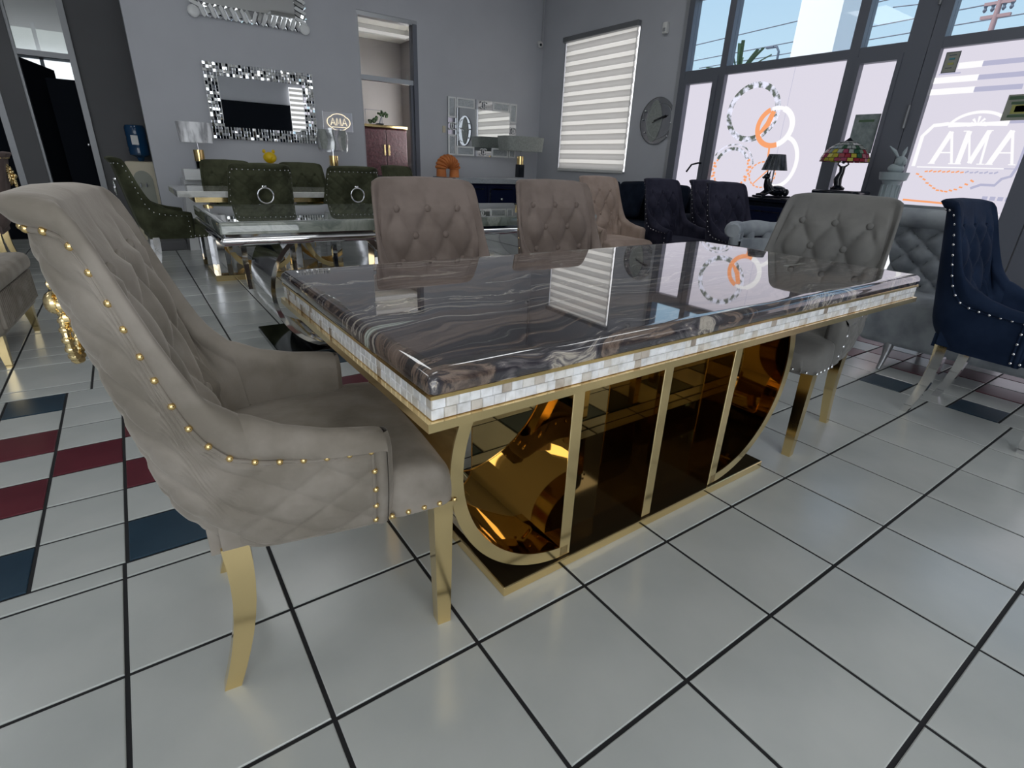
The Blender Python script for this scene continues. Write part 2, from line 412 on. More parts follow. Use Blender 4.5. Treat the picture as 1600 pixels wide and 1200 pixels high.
for i, t in enumerate(tiles):
    w = round((t[1] - t[0]) * S - GAP, 4); h = round((t[3] - t[2]) * S - GAP, 4)
    if w < 0.01 or h < 0.01: continue
    cx, cy = (t[0] + t[1]) / 2 * S, (t[2] + t[3]) / 2 * S
    if i < 300:
        key = (w, h, t[4])
        if key not in TM:
            mb = MB(); add_tile(mb, w, h); TM[key] = mb.mesh('tile', CM[t[4]])
        o = link('tile', TM[key], floor); o.location = (cx, cy, 0)
    else:
        add_tile(rest, w, h, cx, cy, 'WBM'.index(t[4]))
rest.build('tile_remainder', ['tile_white', 'tile_blue', 'tile_red'], floor, kind='stuff')

# ------------------------------------------------------------------ room shell
YB, XR, ZC = 6.1, 5.93, 3.6
wb_ = MB()
wb_.box(0.52, 2.98, YB, YB + 0.14, 0, ZC); wb_.box(3.80, XR + 0.15, YB, YB + 0.14, 0, ZC); wb_.box(2.98, 3.80, YB, YB + 0.14, 2.74, ZC)
wb_.box(0.85, 0.99, YB + 0.14, 7.08, 0, ZC)
wb_.build('wall_back', 'wall_grey', kind='structure')
wf = MB()
wf.box(0.0, 1.5, 7.08, 7.2, 0, ZC); wf.box(-0.50, 0.0, 7.08, 7.2, 2.9, ZC); wf.box(-0.50, 0.0, 7.08, 7.2, 0, 0.14)
wf.box(-0.72, -0.50, 7.0, 7.2, 0, ZC); wf.box(-1.7, -0.72, 7.08, 7.2, 2.6, ZC); wf.box(-4.4, -1.7, 7.08, 7.2, 0, ZC)
wf.build('wall_far', 'wall_dark', kind='structure')
wr = MB()
wr.box(XR, XR + 0.15, 5.57, YB, 0, ZC); wr.box(XR, XR + 0.15, 3.33, 4.08, 0, ZC); wr.box(XR, XR + 0.15, 4.08, 5.57, 0, 1.0); wr.box(XR, XR + 0.15, 4.08, 5.57, 2.77, ZC)
wr.box(XR, XR + 0.15, -4.7, 3.33, 2.95, ZC); wr.box(XR, XR + 0.15, -4.8, -3.4, 0, 2.95)
wr.build('wall_right', 'wall_grey', kind='structure')
bx(-4.5, -4.4, -4.8, 7.2, 0, ZC).build('wall_left', 'wall_grey', kind='structure')
bx(-4.4, XR + 0.15, -4.9, -4.8, 0, ZC).build('wall_front', 'wall_grey', kind='structure')
bx(-4.5, XR + 0.15, -4.9, 7.2, ZC, ZC + 0.1).build('ceiling', 'ceiling_white', kind='structure')
bb = MB(); bb.box(0.53, 2.98, YB - 0.012, YB, 0, 0.09); bb.box(3.80, XR, YB - 0.012, YB, 0, 0.09); bb.build('baseboard_back', 'wall_dark', kind='structure')
bb = MB(); bb.box(XR - 0.012, XR, 3.34, YB - 0.012, 0, 0.09); bb.build('baseboard_right', 'wall_dark', kind='structure')
bx(-0.55, 0.50, 7.0, 7.08, 0, 0.13).build('trim_1', 'wall_dark', kind='structure')
# room behind the opening in the back wall
r2 = MB()
r2.box(1.5, 4.9, 9.0, 9.1, 0, 3.0); r2.box(4.85, 4.95, 6.24, 6.8, 0, 3.0); r2.box(4.85, 4.95, 6.8, 8.62, 0, 1.0); r2.box(4.85, 4.95, 6.8, 8.62, 2.35, 3.0); r2.box(4.85, 4.95, 8.62, 9.0, 0, 3.0); r2.box(1.5, 1.6, 7.2, 9.0, 0, 3.0)
r2.build('wall_second_room', 'room_grey', kind='structure')
bx(1.5, 4.95, 6.24, 9.1, 3.0, 3.08).build('ceiling_second_room', 'ceiling_white', kind='structure')
bx(0.66, 4.95, 6.1, 9.1, -0.05, -0.002).build('floor_second_room', 'tile_white', kind='structure')
wn = bx(4.90, 4.92, 6.8, 8.62, 1.0, 2.35).build('window_3', 'side_room_window', kind='structure')
for k in range(15): MB().rbox(4.845, 4.87, 6.8, 8.62, 1.01 + k * 0.09, 1.07 + k * 0.09, 0.008).build('slat', 'blind_sheer', wn)
# room behind the left opening
r3 = MB()
r3.box(-4.4, 1.5, 11.0, 11.1, 0, 3.9); r3.box(-4.5, -4.4, 7.2, 11, 0, 3.9); r3.box(1.45, 1.5, 7.2, 11, 0, 3.9)
r3.build('wall_third_room', 'room_grey', kind='structure')
bx(-4.5, 1.5, 7.2, 11.1, 3.9, 4.0).build('ceiling_third_room', 'ceiling_white', kind='structure')
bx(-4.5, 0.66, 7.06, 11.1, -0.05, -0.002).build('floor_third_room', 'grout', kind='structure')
w4 = thing('window_4', (0, 0, 0), 0, None, None); tag(w4, kind='structure')
bx(-0.92, 0.55, 10.95, 10.98, 1.9, 2.32).build('pane', 'room_window', w4)
bx(-0.80, -0.05, 10.93, 10.96, 2.34, 2.72).build('pane', 'room_window_dim', w4)
f4 = MB(); f4.box(-0.95, 0.58, 10.9, 10.96, 2.30, 2.36); f4.box(-0.52, -0.47, 10.9, 10.96, 1.9, 2.8); f4.box(-0.04, 0.0, 10.9, 10.96, 1.9, 2.8); f4.build('window_frame', 'frame_light', w4)

# far-left opening: frame, transom glass, black leaves
d1 = thing('door_1', (0, 0, 0), 0, None, None); tag(d1, kind='structure')
fm = MB(); fm.box(-0.50, -0.475, 7.03, 7.14, 0.14, 2.9); fm.box(-0.03, 0.03, 7.03, 7.14, 0.14, 2.9); fm.box(-0.50, 0.0, 7.04, 7.12, 1.93, 1.985); fm.box(-0.475, -0.03, 7.04, 7.14, 0.12, 0.16)
fm.build('door_frame', 'frame_mid', d1)
bx(-0.475, -0.03, 7.085, 7.095, 1.985, 2.9).build('transom_pane', 'glass_film', d1)
lf = MB(); lf.rbox(-0.30, 0.00, 7.17, 7.21, 0.02, 1.74, 0.004); lf.build('black_door_panel', 'black_matte', d1)
MB().ball((-0.05, 7.14, 1.06), 0.022, nu=10, nv=6).tube([(-0.05, 7.14, 1.06), (-0.05, 7.18, 1.06)], 0.008).build('door_knob', 'chrome', d1, 40)
lf2 = MB(); lf2.hexa([(-0.49, 7.22, 0.02), (-0.47, 7.22, 0.02), (-0.22, 7.62, 0.02), (-0.24, 7.63, 0.02)], [(-0.49, 7.22, 1.92), (-0.47, 7.22, 1.92), (-0.22, 7.62, 1.86), (-0.24, 7.63, 1.86)]); lf2.build('open_leaf', 'black_matte', d1)
MB().ball((-0.25, 7.53, 1.04), 0.02, nu=10, nv=6).build('door_knob', 'chrome', d1, 40)
d2 = thing('door_2', (0, 0, 0), 0, None, None); tag(d2, kind='structure')
bx(-1.7, -0.76, 7.12, 7.18, 0, 2.6).build('black_door_panel', 'black_matte', d2)  # black panel filling the opening in place of its dark interior
fm = MB(); fm.box(-0.76, -0.70, 6.99, 7.14, 0, 2.6); fm.build('door_frame', 'frame_mid', d2)
# opening with transom in the back wall
d3 = thing('door_3', (0, 0, 0), 0, None, None); tag(d3, kind='structure')
fm = MB(); fm.box(2.98, 3.80, YB + 0.01, YB + 0.12, 2.69, 2.74); fm.box(2.98, 3.80, YB + 0.02, YB + 0.10, 1.99, 2.045); fm.box(2.98, 3.0, YB + 0.01, YB + 0.12, 0, 2.7)
fm.build('door_frame', 'frame_light', d3)
fm = MB(); fm.box(3.74, 3.80, YB + 0.0, YB + 0.12, 0, 2.7); fm.box(3.70, 3.735, YB + 0.03, YB + 0.09, 0, 1.99); fm.build('door_jamb', 'frame_grey', d3)
bx(3.0, 3.74, YB + 0.05, YB + 0.06, 2.045, 2.69).build('transom_pane', 'glass_clear', d3)
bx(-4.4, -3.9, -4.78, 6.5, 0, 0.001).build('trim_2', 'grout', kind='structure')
# dark display recess in the wall behind the camera (seen in the wall mirror)
bx(1.75, 5.9, -4.79, -4.74, 0, 2.42).build('door_4', 'black_matte', kind='structure')

w5 = thing('added_window_5', (0, 0, 0), 0, None, None); tag(w5, kind='structure')  # unseen window wall added behind the camera to supply fill daylight
for k in range(4):
    x0 = -4.25 + 1.47 * k; bx(x0, x0 + 1.40, -4.78, -4.76, 0.3, 3.3).build('pane', 'rear_fill_pane', w5)
fm = MB(); [fm.box(-4.32 + 1.47 * k, -4.25 + 1.47 * k, -4.79, -4.72, .25, 3.35) for k in range(5)]; fm.box(-4.32, 1.63, -4.79, -4.72, .22, .30); fm.box(-4.32, 1.63, -4.79, -4.72, 3.3, 3.38); fm.build('window_frame', 'frame_grey', w5)
w6 = thing('window_6', (0, 0, 0), 0, None, None); tag(w6, kind='structure')
bx(4.75, 5.75, -4.72, -4.70, 1.1, 2.9).build('pane', 'window_bright', w6)
for k in range(14): bx(4.75, 5.75, -4.69, -4.67, 1.1 + k * .13, 1.17 + k * .13).build('slat', 'blind_solid', w6)
# ceiling panels: showroom ones are unseen fill light added, second-room ones are fixtures
def troffer(x, y, z, lab, w=0.6, l=1.2, m='ceiling_fill'):
    t = thing('ceiling_glow_panel', (x, y, z), 0, lab, 'light', 'ceiling troffers of the showroom')
    f = MB(); f.box(-l / 2 - .03, l / 2 + .03, -w / 2 - .03, -w / 2, -0.06, -0.002); f.box(-l / 2 - .03, l / 2 + .03, w / 2, w / 2 + .03, -0.06, -0.002); f.box(-l / 2 - .03, -l / 2, -w / 2, w / 2, -0.06, -0.002); f.box(l / 2, l / 2 + .03, -w / 2, w / 2, -0.06, -0.002)
    f.build('frame', 'white_plastic', t)
    bx(-l / 2, l / 2, -w / 2, w / 2, -0.045, -0.03).build('diffuser', m, t)
    return t
for x in (-2.2, 0.9, 3.8):
    for y in (-2.9, 0.6, 3.6):
        troffer(x, y, ZC, {-2.2: 'left', .9: 'middle', 3.8: 'right'}[x] + ' unseen added ceiling fill panel, ' + {-2.9: 'behind the camera', .6: 'above the dark table row', 3.6: 'above the green chairs row'}[y])
emission('fixture_glow', (1, 0.98, 0.95), 0.55)  # faint glow painted on ceiling fixtures that are switched off
a_ = troffer(4.05, 8.15, 3.0, 'long surface ceiling fixture in the room behind the opening, nearer the cabinet', 0.3, 1.2, 'fixture_glow')
a_ = troffer(3.6, 7.2, 3.0, 'ceiling fixture in the room behind the opening, cut by the left jamb', 0.3, 1.2, 'fixture_glow')

# ------------------------------------------------------------------ storefront
sf = thing('window_1', (0, 0, 0), 0, None, None); tag(sf, kind='structure')
def fr(y0, y1, z0, z1, name='frame_bar', m='frame_grey', x0=XR - 0.03, x1=XR + 0.09): return bx(x0, x1, y0, y1, z0, z1).build(name, m, sf)
fr(3.27, 3.345, 0.0, 2.95, 'jamb'); fr(3.345, 3.40, 0.0, 2.86, 'jamb_trim', 'frame_light', XR - 0.02, XR - 0.001)
fr(-3.4, 3.27, 2.84, 2.95, 'head_rail', x0=XR - 0.026, x1=XR + 0.086); fr(-3.4, 3.27, 2.05, 2.13, 'transom_bar', x0=XR - 0.026, x1=XR + 0.086)
fr(2.72, 2.80, 0.0, 2.84, 'mullion'); fr(1.34, 1.43, 0.0, 2.84, 'mullion'); fr(0.80, 0.965, 0.0, 2.84, 'door_post'); fr(0.70, 0.795, 0.0, 2.84, 'door_stile')
fr(-0.23, -0.07, 0.0, 2.84, 'door_stile'); fr(-0.42, -0.24, 0.0, 2.84, 'door_post')
fr(-0.07, 0.70, 0.42, 0.55, 'door_rail'); fr(-0.07, 0.70, 0.0, 0.10, 'door_rail'); fr(-3.4, -0.42, 0.0, 0.1, 'sill_rail'); fr(0.965, 3.27, 0.0, 0.12, 'sill_rail'); fr(0.965, 3.27, 0.44, 0.50, 'sill_rail'); fr(-2.0, -1.9, 0, 2.84, 'mullion')
# casement frames
fr(1.30, 1.34, 0.50, 2.05, 'casement_frame', x0=XR - 0.045); fr(0.965, 1.0, 0.50, 2.05, 'casement_frame', x0=XR - 0.045); fr(1.0, 1.30, 2.0, 2.05, 'casement_frame', x0=XR - 0.045)
fr(3.22, 3.27, 0.50, 2.05, 'casement_frame', x0=XR - 0.045); fr(2.80, 2.86, 0.50, 2.05, 'casement_frame', x0=XR - 0.045); fr(2.86, 3.22, 1.99, 2.05, 'casement_frame', x0=XR - 0.045)
MB().tube([(XR - 0.05, 2.83, 1.14), (XR - 0.10, 2.83, 1.14), (XR - 0.10, 2.92, 1.12), (XR - 0.10, 2.98, 1.04)], 0.010).build('window_handle', 'black_matte', sf, 40)
for z in (2.45, 1.55): MB().tube([(XR - 0.045, 0.80, z - 0.09), (XR - 0.045, 0.80, z + 0.09)], 0.013).build('hinge', 'frame_mid', sf, 40)
for y0, y1, z0, z1, m in ((2.86, 3.22, 0.5, 1.99, 'f'), (1.43, 2.72, 0.5, 2.05, 'f'), (1.0, 1.30, 0.5, 2.0, 'f'), (-0.07, 0.70, 0.55, 2.05, 'f'), (-1.9, -0.42, 0.1, 2.05, 'f'), (-3.4, -2.0, 0.1, 2.05, 'f'),
                      (2.80, 3.27, 2.13, 2.84, 'c'), (1.43, 2.72, 2.13, 2.84, 'c'), (0.965, 1.34, 2.13, 2.84, 'c'), (-0.07, 0.70, 2.13, 2.84, 'c'), (-3.4, -0.42, 2.13, 2.84, 'c'),
                      (-0.07, 0.70, 0.1, 0.42, 'c'), (0.965, 3.27, 0.12, 0.44, 'c')):
    bx(XR + 0.03, XR + 0.036, y0, y1, z0, z1).build('frosted_pane' if m == 'f' else 'clear_pane', 'frosted_pane' if m == 'f' else 'glass_clear', sf)
# glowing strips laid over the frosted panes as daylight through film cut-outs
XF = XR + 0.026
def ribbon(pts, w, m, name='cutout_glow_strip', closed=False, x=XF):
    w_ = w if isinstance(w, (list, tuple)) else [w] * len(pts)
    N = len(pts); L_ = []; Q = []
    for i, p in enumerate(pts):
        a = pts[(i - 1) % N] if (closed or i) else p; b = pts[(i + 1) % N] if (closed or i < N - 1) else p
        dy, dz = b[0] - a[0], b[1] - a[1]; l = math.hypot(dy, dz) or 1; L_.append((p[0] - dz / l * w_[i] / 2, p[1] + dy / l * w_[i] / 2)); Q.append((p[0] + dz / l * w_[i] / 2, p[1] - dy / l * w_[i] / 2))
    mb = MB()
    for i in range(N if closed else N - 1):
        j = (i + 1) % N
        b_ = [(x, *L_[i]), (x, *L_[j]), (x, *Q[j]), (x, *Q[i])]; t_ = [(x + 0.003, *p[1:]) for p in b_]
        mb.hexa(b_, t_)
    return mb.build(name, m, sf)
def arc(cy, cz, ry, rz, a0, a1, n=36): return [(cy - ry * math.cos(R(a0 + (a1 - a0) * k / n)), cz + rz * math.sin(R(a0 + (a1 - a0) * k / n))) for k in range(n + 1)]
ribbon(arc(2.33, 1.66, .285, .265, 0, 360)[:-1], .058, 'outdoor_view_glow', closed=True)
ribbon(arc(2.04, 1.51, .19, .18, -70, 70), .055, 'white_cutout_glow', x=XF - .003)
ribbon(arc(2.04, 1.51, .19, .18, 70, 110), .035, 'white_cutout_glow', x=XF - .003)
ribbon(arc(2.04, 1.51, .19, .18, 115, 290), .050, 'orange_cutout_glow', x=XF - .003)
ribbon([(2.22, 1.42), (2.12, 1.54), (2.08, 1.66)], [.02, .06, .05], 'orange_cutout_glow', x=XF - .006)
ribbon([(2.05, 1.33), (2.04, 1.22)], .02, 'orange_cutout_glow', x=XF - .004)
ribbon(arc(1.90, 1.17, .18, .24, -100, 80), .04, 'white_cutout_glow')
ribbon(arc(2.47, 1.10, .27, .245, 10, 150), .014, 'outdoor_view_glow')
ribbon(arc(2.47, 1.08, .22, .22, 30, 150), .035, 'outdoor_view_glow')
for k in range(26):
    a0 = 150 + k * 9.4; ribbon(arc(2.47, 1.08, .215 + .02 * (k % 2), .215, a0, a0 + 6, 3), .02 + .012 * (k % 3), 'orange_cutout_glow')
for k in range(20):
    a0 = k * 18; ribbon(arc(2.07, 1.04, .15, .13, a0, a0 + 12, 3), .014, 'orange_cutout_glow')
ribbon([(2.16, 0.94), (2.10, 1.0), (1.98, 1.12)], .012, 'orange_cutout_glow')
ribbon([(1.95, 2.05), (1.95, 0.5)], .002, 'lilac_cutout_glow')
# door lettering A M A with ornate outline, seen from inside
def bar(y0, z0, y1, z1, w, m='white_cutout_glow'): ribbon([(y0, z0), (y1, z1)], w, m, 'letter_stroke', x=XF - .004)
def serif(y, z, w=.05): ribbon([(y - w / 2, z), (y + w / 2, z)], .008, 'white_cutout_glow', 'letter_stroke', x=XF - .004)
def letterA(y):
    bar(y + .075, 1.185, y, 1.43, .036); bar(y - .07, 1.185, y, 1.43, .018); bar(y + .05, 1.27, y - .045, 1.27, .010); serif(y + .075, 1.185, .05); serif(y - .07, 1.185, .045)
letterA(.455); letterA(.06)
bar(.345, 1.185, .335, 1.43, .036); bar(.335, 1.43, .265, 1.19, .014); bar(.265, 1.19, .205, 1.43, .034); bar(.205, 1.43, .19, 1.185, .016)
serif(.345, 1.185, .05); serif(.19, 1.185, .05); serif(.355, 1.432, .04); serif(.20, 1.432, .04)
ol = [(.66, 1.16), (.66, 1.40), (.63, 1.44), (.60, 1.48), (.50, 1.49)]
ribbon(ol, .028, 'white_cutout_glow')
ribbon([(.50, 1.49)] + arc(.30, 1.44, .2, .13, 165, 15)[::-1] + [(.10, 1.49)], .022, 'white_cutout_glow')
ribbon([(.10, 1.49), (-.02, 1.49), (-.04, 1.44), (-.05, 1.40), (-.05, 1.18), (-.03, 1.10), (.02, 1.08), (.05, 1.03), (.14, 1.03), (.20, 1.0)], .02, 'lilac_cutout_glow')
for k in range(14):
    y = .62 - k * .031; z = 1.10 - .13 * math.sin(PI * k / 15) ** 1.2
    ribbon([(y, z + random.uniform(-.005, .01)), (y - .024, z - .006)], .012, 'orange_cutout_glow')
ribbon([(.63, 1.155), (.03, 1.155)], .009, 'white_cutout_glow'); ribbon([(.03, 1.155), (-.04, 1.155)], .006, 'lilac_cutout_glow')
for k in range(16): ribbon([(.56 - k * .032, 1.118), (.538 - k * .032, 1.122 + .008 * (k % 2))], .011, 'orange_cutout_glow' if k < 9 else 'lilac_cutout_glow')
for a0, r1 in ((20, .05), (50, .06), (90, .065), (130, .06), (160, .05)):
    ribbon([(.30, 1.475), (.30 + r1 * math.cos(R(a0)), 1.475 + r1 * math.sin(R(a0)))], [.006, .018], 'white_cutout_glow')
ribbon([(.45, 1.475), (.40, 1.485), (.36, 1.47), (.30, 1.475), (.24, 1.47), (.20, 1.485), (.15, 1.475)], .011, 'white_cutout_glow')
for z, a, b, c in ((1.915, .56, .40, .02), (1.82, .70, .40, .08), (1.735, .70, .40, .10)):
    ribbon([(a, z), (b, z)], .045, 'white_cutout_glow'); ribbon([(b, z), (c, z)], .035, 'lilac_cutout_glow')
ribbon([(.68, 1.865), (.53, 1.865)], .010, 'lilac_cutout_glow')
for k in range(5): ribbon([(.10 - k * .05, .93), (.065 - k * .05, .93)], .03, 'lilac_cutout_glow')
ribbon([(.66, .88), (.30, .87)], .016, 'orange_cutout_glow'); ribbon([(.55, .76), (.40, .76)], .04, 'orange_cutout_glow'); ribbon([(.55, .66), (.42, .66)], .03, 'orange_cutout_glow')
ribbon([(.08, .80), (-.05, .80)], .03, 'white_cutout_glow'); ribbon([(.12, .70), (-.05, .70)], .045, 'lilac_cutout_glow')
# notices stuck on the glass
def notice(y0, y1, z0, z1, lab, base, bits, name='notice'):
    t = thing(name, (XR - 0.012, (y0 + y1) / 2, z0), 0, lab, 'notice'); w = y1 - y0; h = z1 - z0
    MB().rbox(0.026, 0.032, -w / 2, w / 2, 0, h, 0.002).build('sheet', base, t)
    for a, b, c, d, m in bits: bx(0.023, 0.0265, w * (a - .5), w * (b - .5), h * c, h * d).build('printed_block', m, t)
notice(0.565, 0.665, 1.87, 2.02, 'small notice with a teal mark at the top corner of the lettered door', 'sticker_paper',
       [(0, 1, 0, .03, 'wire'), (0, 1, .97, 1, 'wire'), (0, .04, 0, 1, 'wire'), (.96, 1, 0, 1, 'wire'), (.3, .7, .62, .70, 'sticker_teal'), (.3, .7, .38, .48, 'sticker_olive'), (.25, .75, .82, .86, 'wire'), (.35, .8, .22, .25, 'wire')])
notice(-0.06, 0.16, 1.50, 1.68, 'green certificate on the lettered door, cut by the right frame edge', 'sticker_paper',
       [(.05, .95, .80, .93, 'sticker_green'), (.15, .85, .62, .72, 'sticker_green'), (.15, .85, .12, .22, 'sticker_green'), (.2, .8, .25, .6, 'sticker_olive'), (.3, .7, .32, .56, 'sticker_green'), (.36, .64, .37, .51, 'sticker_paper')])
notice(1.03, 1.25, 1.26, 1.59, 'grey weathered poster on the narrow frosted casement beside the door', 'poster_grey', [(.2, .8, .80, .86, 'sticker_green'), (.15, .7, .10, .12, 'sticker_paper')], 'poster')

# blind window
w2 = thing('window_2', (0, 0, 0), 0, None, None); tag(w2, kind='structure')
bx(XR + 0.11, XR + 0.12, 4.08, 5.57, 1.0, 2.77).build('pane', 'window_bright', w2)
f2 = MB(); f2.box(XR + 0.0, XR + 0.10, 5.55, 5.57, 1.0, 2.77); f2.box(XR, XR + 0.1, 4.08, 4.10, 1.0, 2.77); f2.box(XR - 0.01, XR + 0.1, 4.08, 5.57, 0.985, 1.005)
f2.build('window_frame', 'frame_light', w2)
bl = thing('window_blind', (XR - 0.02, 4.83, 1.0), 0, 'white day-and-night banded roller blind lowered over the back corner window', 'blind')
MB().rbox(-0.04, 0.05, -0.735, 0.735, 1.71, 1.775, 0.01).build('headrail', 'frame_mid', bl)
nb = 13; pz = 1.70 / nb
for k in range(nb):
    z = 0.02 + k * pz
    MB().grid(lambda u, v: (0.012 + 0.016 * math.sin(PI * v), -0.70 + 1.40 * u, z + v * pz * 0.62), 2, 6).grid(lambda u, v: (0.016 + 0.016 * math.sin(PI * v), -0.70 + 1.40 * u, z + v * pz * 0.62), 2, 6).build('slat', 'blind_solid', bl, 60)
    MB().box(0.024, 0.027, -0.70, 0.70, z + pz * 0.62, z + pz).build('sheer_band', 'blind_sheer', bl)
MB().rbox(-0.004, 0.024, -0.70, 0.70, -0.02, 0.022, 0.006).build('bottom_rail', 'white_plastic', bl)
MB().tube([(-0.02, -0.72, 1.7), (-0.02, -0.72, 0.3)], 0.004, 6).build('cord', 'white_plastic', bl)

# ------------------------------------------------------------------ outdoors
bx(6.2, 60, -30, 60, -0.25, -0.12).build('ground_outside', 'pavement', kind='structure')
t = thing('building_column', (10.4, 4.1, 0), 0, 'tall white outdoor building column seen through the upper panes', 'column')
MB().box(-0.4, 0.4, -0.35, 0.35, -0.12, 7).build('shaft', 'building_white', t); MB().box(-0.45, 0.45, -0.40, 0.40, -0.12, 2.4).build('base_block', 'building_white', t)
t = thing('garden_wall', (9.0, -1.5, -0.12), 0, 'low white wall outside behind the lettered glass door', 'wall')
MB().box(-0.1, 0.1, -3, 6.5, 0, 0.9).build('wall_body', 'building_white', t); MB().box(-0.14, 0.14, -3, 6.5, 0.9, 0.96).build('coping', 'pavement', t)
t = thing('utility_pole', (20, 4.9, -0.12), 0, 'distant reddish utility pole with crossarms against the sky', 'pole')
MB().tube([(0, 0, 0), (0, 0, 7.0)], [0.09, 0.06], 10).build('shaft', 'pole_red', t, 40)
for z in (5.25, 5.55): MB().box(-0.05, 0.05, -0.32, 0.32, z, z + 0.07).build('crossarm', 'pole_red', t)
for y in (-.28, -.12, .12, .28): MB().lathe([(.02, 0), (.05, .05), (.03, .1), (.05, .15), (.02, .2)], (0, y, 5.4), 8).build('insulator', 'wire', t)
t = thing('street_lamp', (20, 10.9, -0.12), 0, 'thin distant street lamp under the power lines left of the white column', 'street lamp')
MB().tube([(0, 0, 0), (0, 0, 5.2), (0, 0.1, 5.35), (0, 0.3, 5.38)], 0.04, 8).build('mast', 'wire', t); MB().rbox(-.07, .07, .2, .5, 5.33, 5.4, .02).build('lamp_head', 'wire', t)
t = thing('palm_tree', (16.5, 10.0, -0.12), 0, 'palm tree crown rising behind the left upper panes', 'tree')
MB().tube([(0, 0, 0), (0.1, 0, 3.95)], [.2, .14], 10).build('trunk', 'pole_red', t)
for k in range(22):
    a = 2 * PI * k / 22 * 1.0; e = random.uniform(0.15, 1.2); mb = MB()
    pts = [(math.cos(a) * r_ * math.cos(e) + .1, math.sin(a) * r_ * math.cos(e), 3.95 + r_ * math.sin(e) - 0.25 * r_ * r_ * (1.3 - e)) for r_ in (0, .4, .8, 1.15)]
    mb.bars(pts, 0.10, 0.02); mb.build('frond', 'plant_green', t)
for i, (y0, z0, y1, z1) in enumerate(((16, 5.75, -6, 6.9), (16, 5.45, -6, 6.3), (16, 5.35, -6, 6.05), (9, 6.6, 0, 6.2))):
    tag(MB().tube([(20.3 + i, y0, z0), (20.3 + i, (y0 + y1) / 2, (z0 + z1) / 2 - .1), (20.3 + i, y1, z1)], 0.018, 6).build('power_line', 'wire'), ('uppermost of the three parallel power lines outside', 'middle one of the three parallel power lines outside', 'lowest of the three parallel power lines outside', 'farthest power line in the top right pane')[i], 'cable', 'power lines seen through the upper panes')
t = thing('outdoor_plants', (6.7, 0.35, -0.12), 0, 'dark green low plants in a green pot outside the door glass', 'plant')
MB().lathe([(.10, 0), (.16, .22), (.17, .24)], (0, 0, 0), 12).build('pot', 'glass_green', t)
fl = MB()
for k in range(40):
    a = random.uniform(0, 2 * PI); r_ = random.uniform(.05, .28); fl.ball((r_ * math.cos(a), r_ * math.sin(a), .28 + random.uniform(0, .12)), .045, (1, 1, .6), 6, 4)
fl.build('foliage', 'plant_green', t, kind='stuff')

# ------------------------------------------------------------------ chair
LN, RC, HB = 0.24, 0.13, 0.264
ARC = RC * PI / 2
LT = 2 * (LN + ARC) + HB
W0 = 0.262
def plan(s):
    """outer plan path; right (-y) arm front -> back -> left arm front; returns x,y,nx,ny (outward)"""
    mir = s > LT / 2
    if mir: s = LT - s
    if s <= LN: x, y, nx, ny = 0.13 - s, -W0, 0, -1
    elif s <= LN + ARC:
        a = (s - LN) / RC; x, y, nx, ny = -0.11 - RC * math.sin(a), -W0 + RC - RC * math.cos(a), -math.sin(a), -math.cos(a)
    else: x, y, nx, ny = -0.24, -W0 + RC + (s - LN - ARC), -1, 0
    if mir: y, ny = -y, -ny
    return x, y, nx, ny
def interp(pts, s):
    s = min(s, LT - s)
    if s <= pts[0][0]: return pts[0][1]
    for (a, u), (b, v) in zip(pts, pts[1:]):
        if s <= b:
            t = (s - a) / (b - a); return u + (v - u) * t
    return pts[-1][1]
def smooth_curve(pts, r=0.012):
    return lambda s: sum(interp(pts, min(max(min(s, LT - s) + d, 0), LT / 2)) for d in (-r, -r / 2, 0, r / 2, r)) / 5
Ht = smooth_curve([(0, .555), (.10, .570), (.165, .590), (.215, .625), (.246, .68), (.264, .76), (.280, .87), (.290, .935), (.305, .958), (.37, .968), (.6, .973)], .006)
Hn = smooth_curve([(0, .527), (.13, .532), (.20, .541), (.24, .556), (.27, .60), (.285, .66), (.295, .75), (.302, .86), (.315, .915), (.34, .925), (.6, .925)], .006)
Th = lambda s: 0.062 + 0.035 * sm(min(s, LT - s), .18, .36)
def P(s, z, o):
    x, y, nx, ny = plan(s); ss = min(s, LT - s); b = sm(ss, .10, .28); y *= 1 - .085 * sm(ss, 0, .30)
    tap = (0.028 + 0.05 * sm(ss, .2, .4)) * max(0, (0.47 - z) / 0.13) ** 1.8
    x -= nx * (o + tap); y -= ny * (o + tap)
    if z > 0.5: y *= 1 - 0.055 * b * (z - 0.5) / 0.47
    x -= 0.185 * b * max(0, z - 0.45)
    if o > 0.01 and ss > .2: x -= 0.0
    return (x, y, z)
def PI_(s, z, extra):
    """inner face: follows the arms low down, a full-width padded back higher up"""
    ss = min(s, LT - s); th = Th(s)
    a = Vector(P(s, z, th + extra))
    w = sm(z, .53, .66) * sm(ss, .20, .275)
    if w > 0:
        f = min(1, max(0, (ss - .265) / (LT / 2 - .265))); sg = -1 if s < LT / 2 else 1
        y = sg * .226 * (1 - f); x = -.166 - .08 * max(0, z - .72) + .010 * (abs(y) / .226) ** 3 + extra
        y *= 1 - 0.055 * max(0, z - 0.5) / 0.47; x -= 0.185 * (z - 0.45)
        a = a.lerp(Vector((x, y, z)), w)
    return a
def PX_(s, z, f, extra=0):
    """f = 0 outer face, 1 inner face"""
    if f <= 0: return P(s, z, f * .1)
    o = Vector(P(s, z, 0)); return tuple(o.lerp(PI_(s, z, extra), f))
def quilt(s, z, q):
    a = abs(math.sin(PI * (s / .112 + z / .085))); b = abs(math.sin(PI * (s / .112 - z / .085)))
    return q * min(1, (a * b) ** 0.5 * 1.25) ** .8
BROWS = [(.855, 0), (.755, 1), (.655, 0), (.560, 1)]
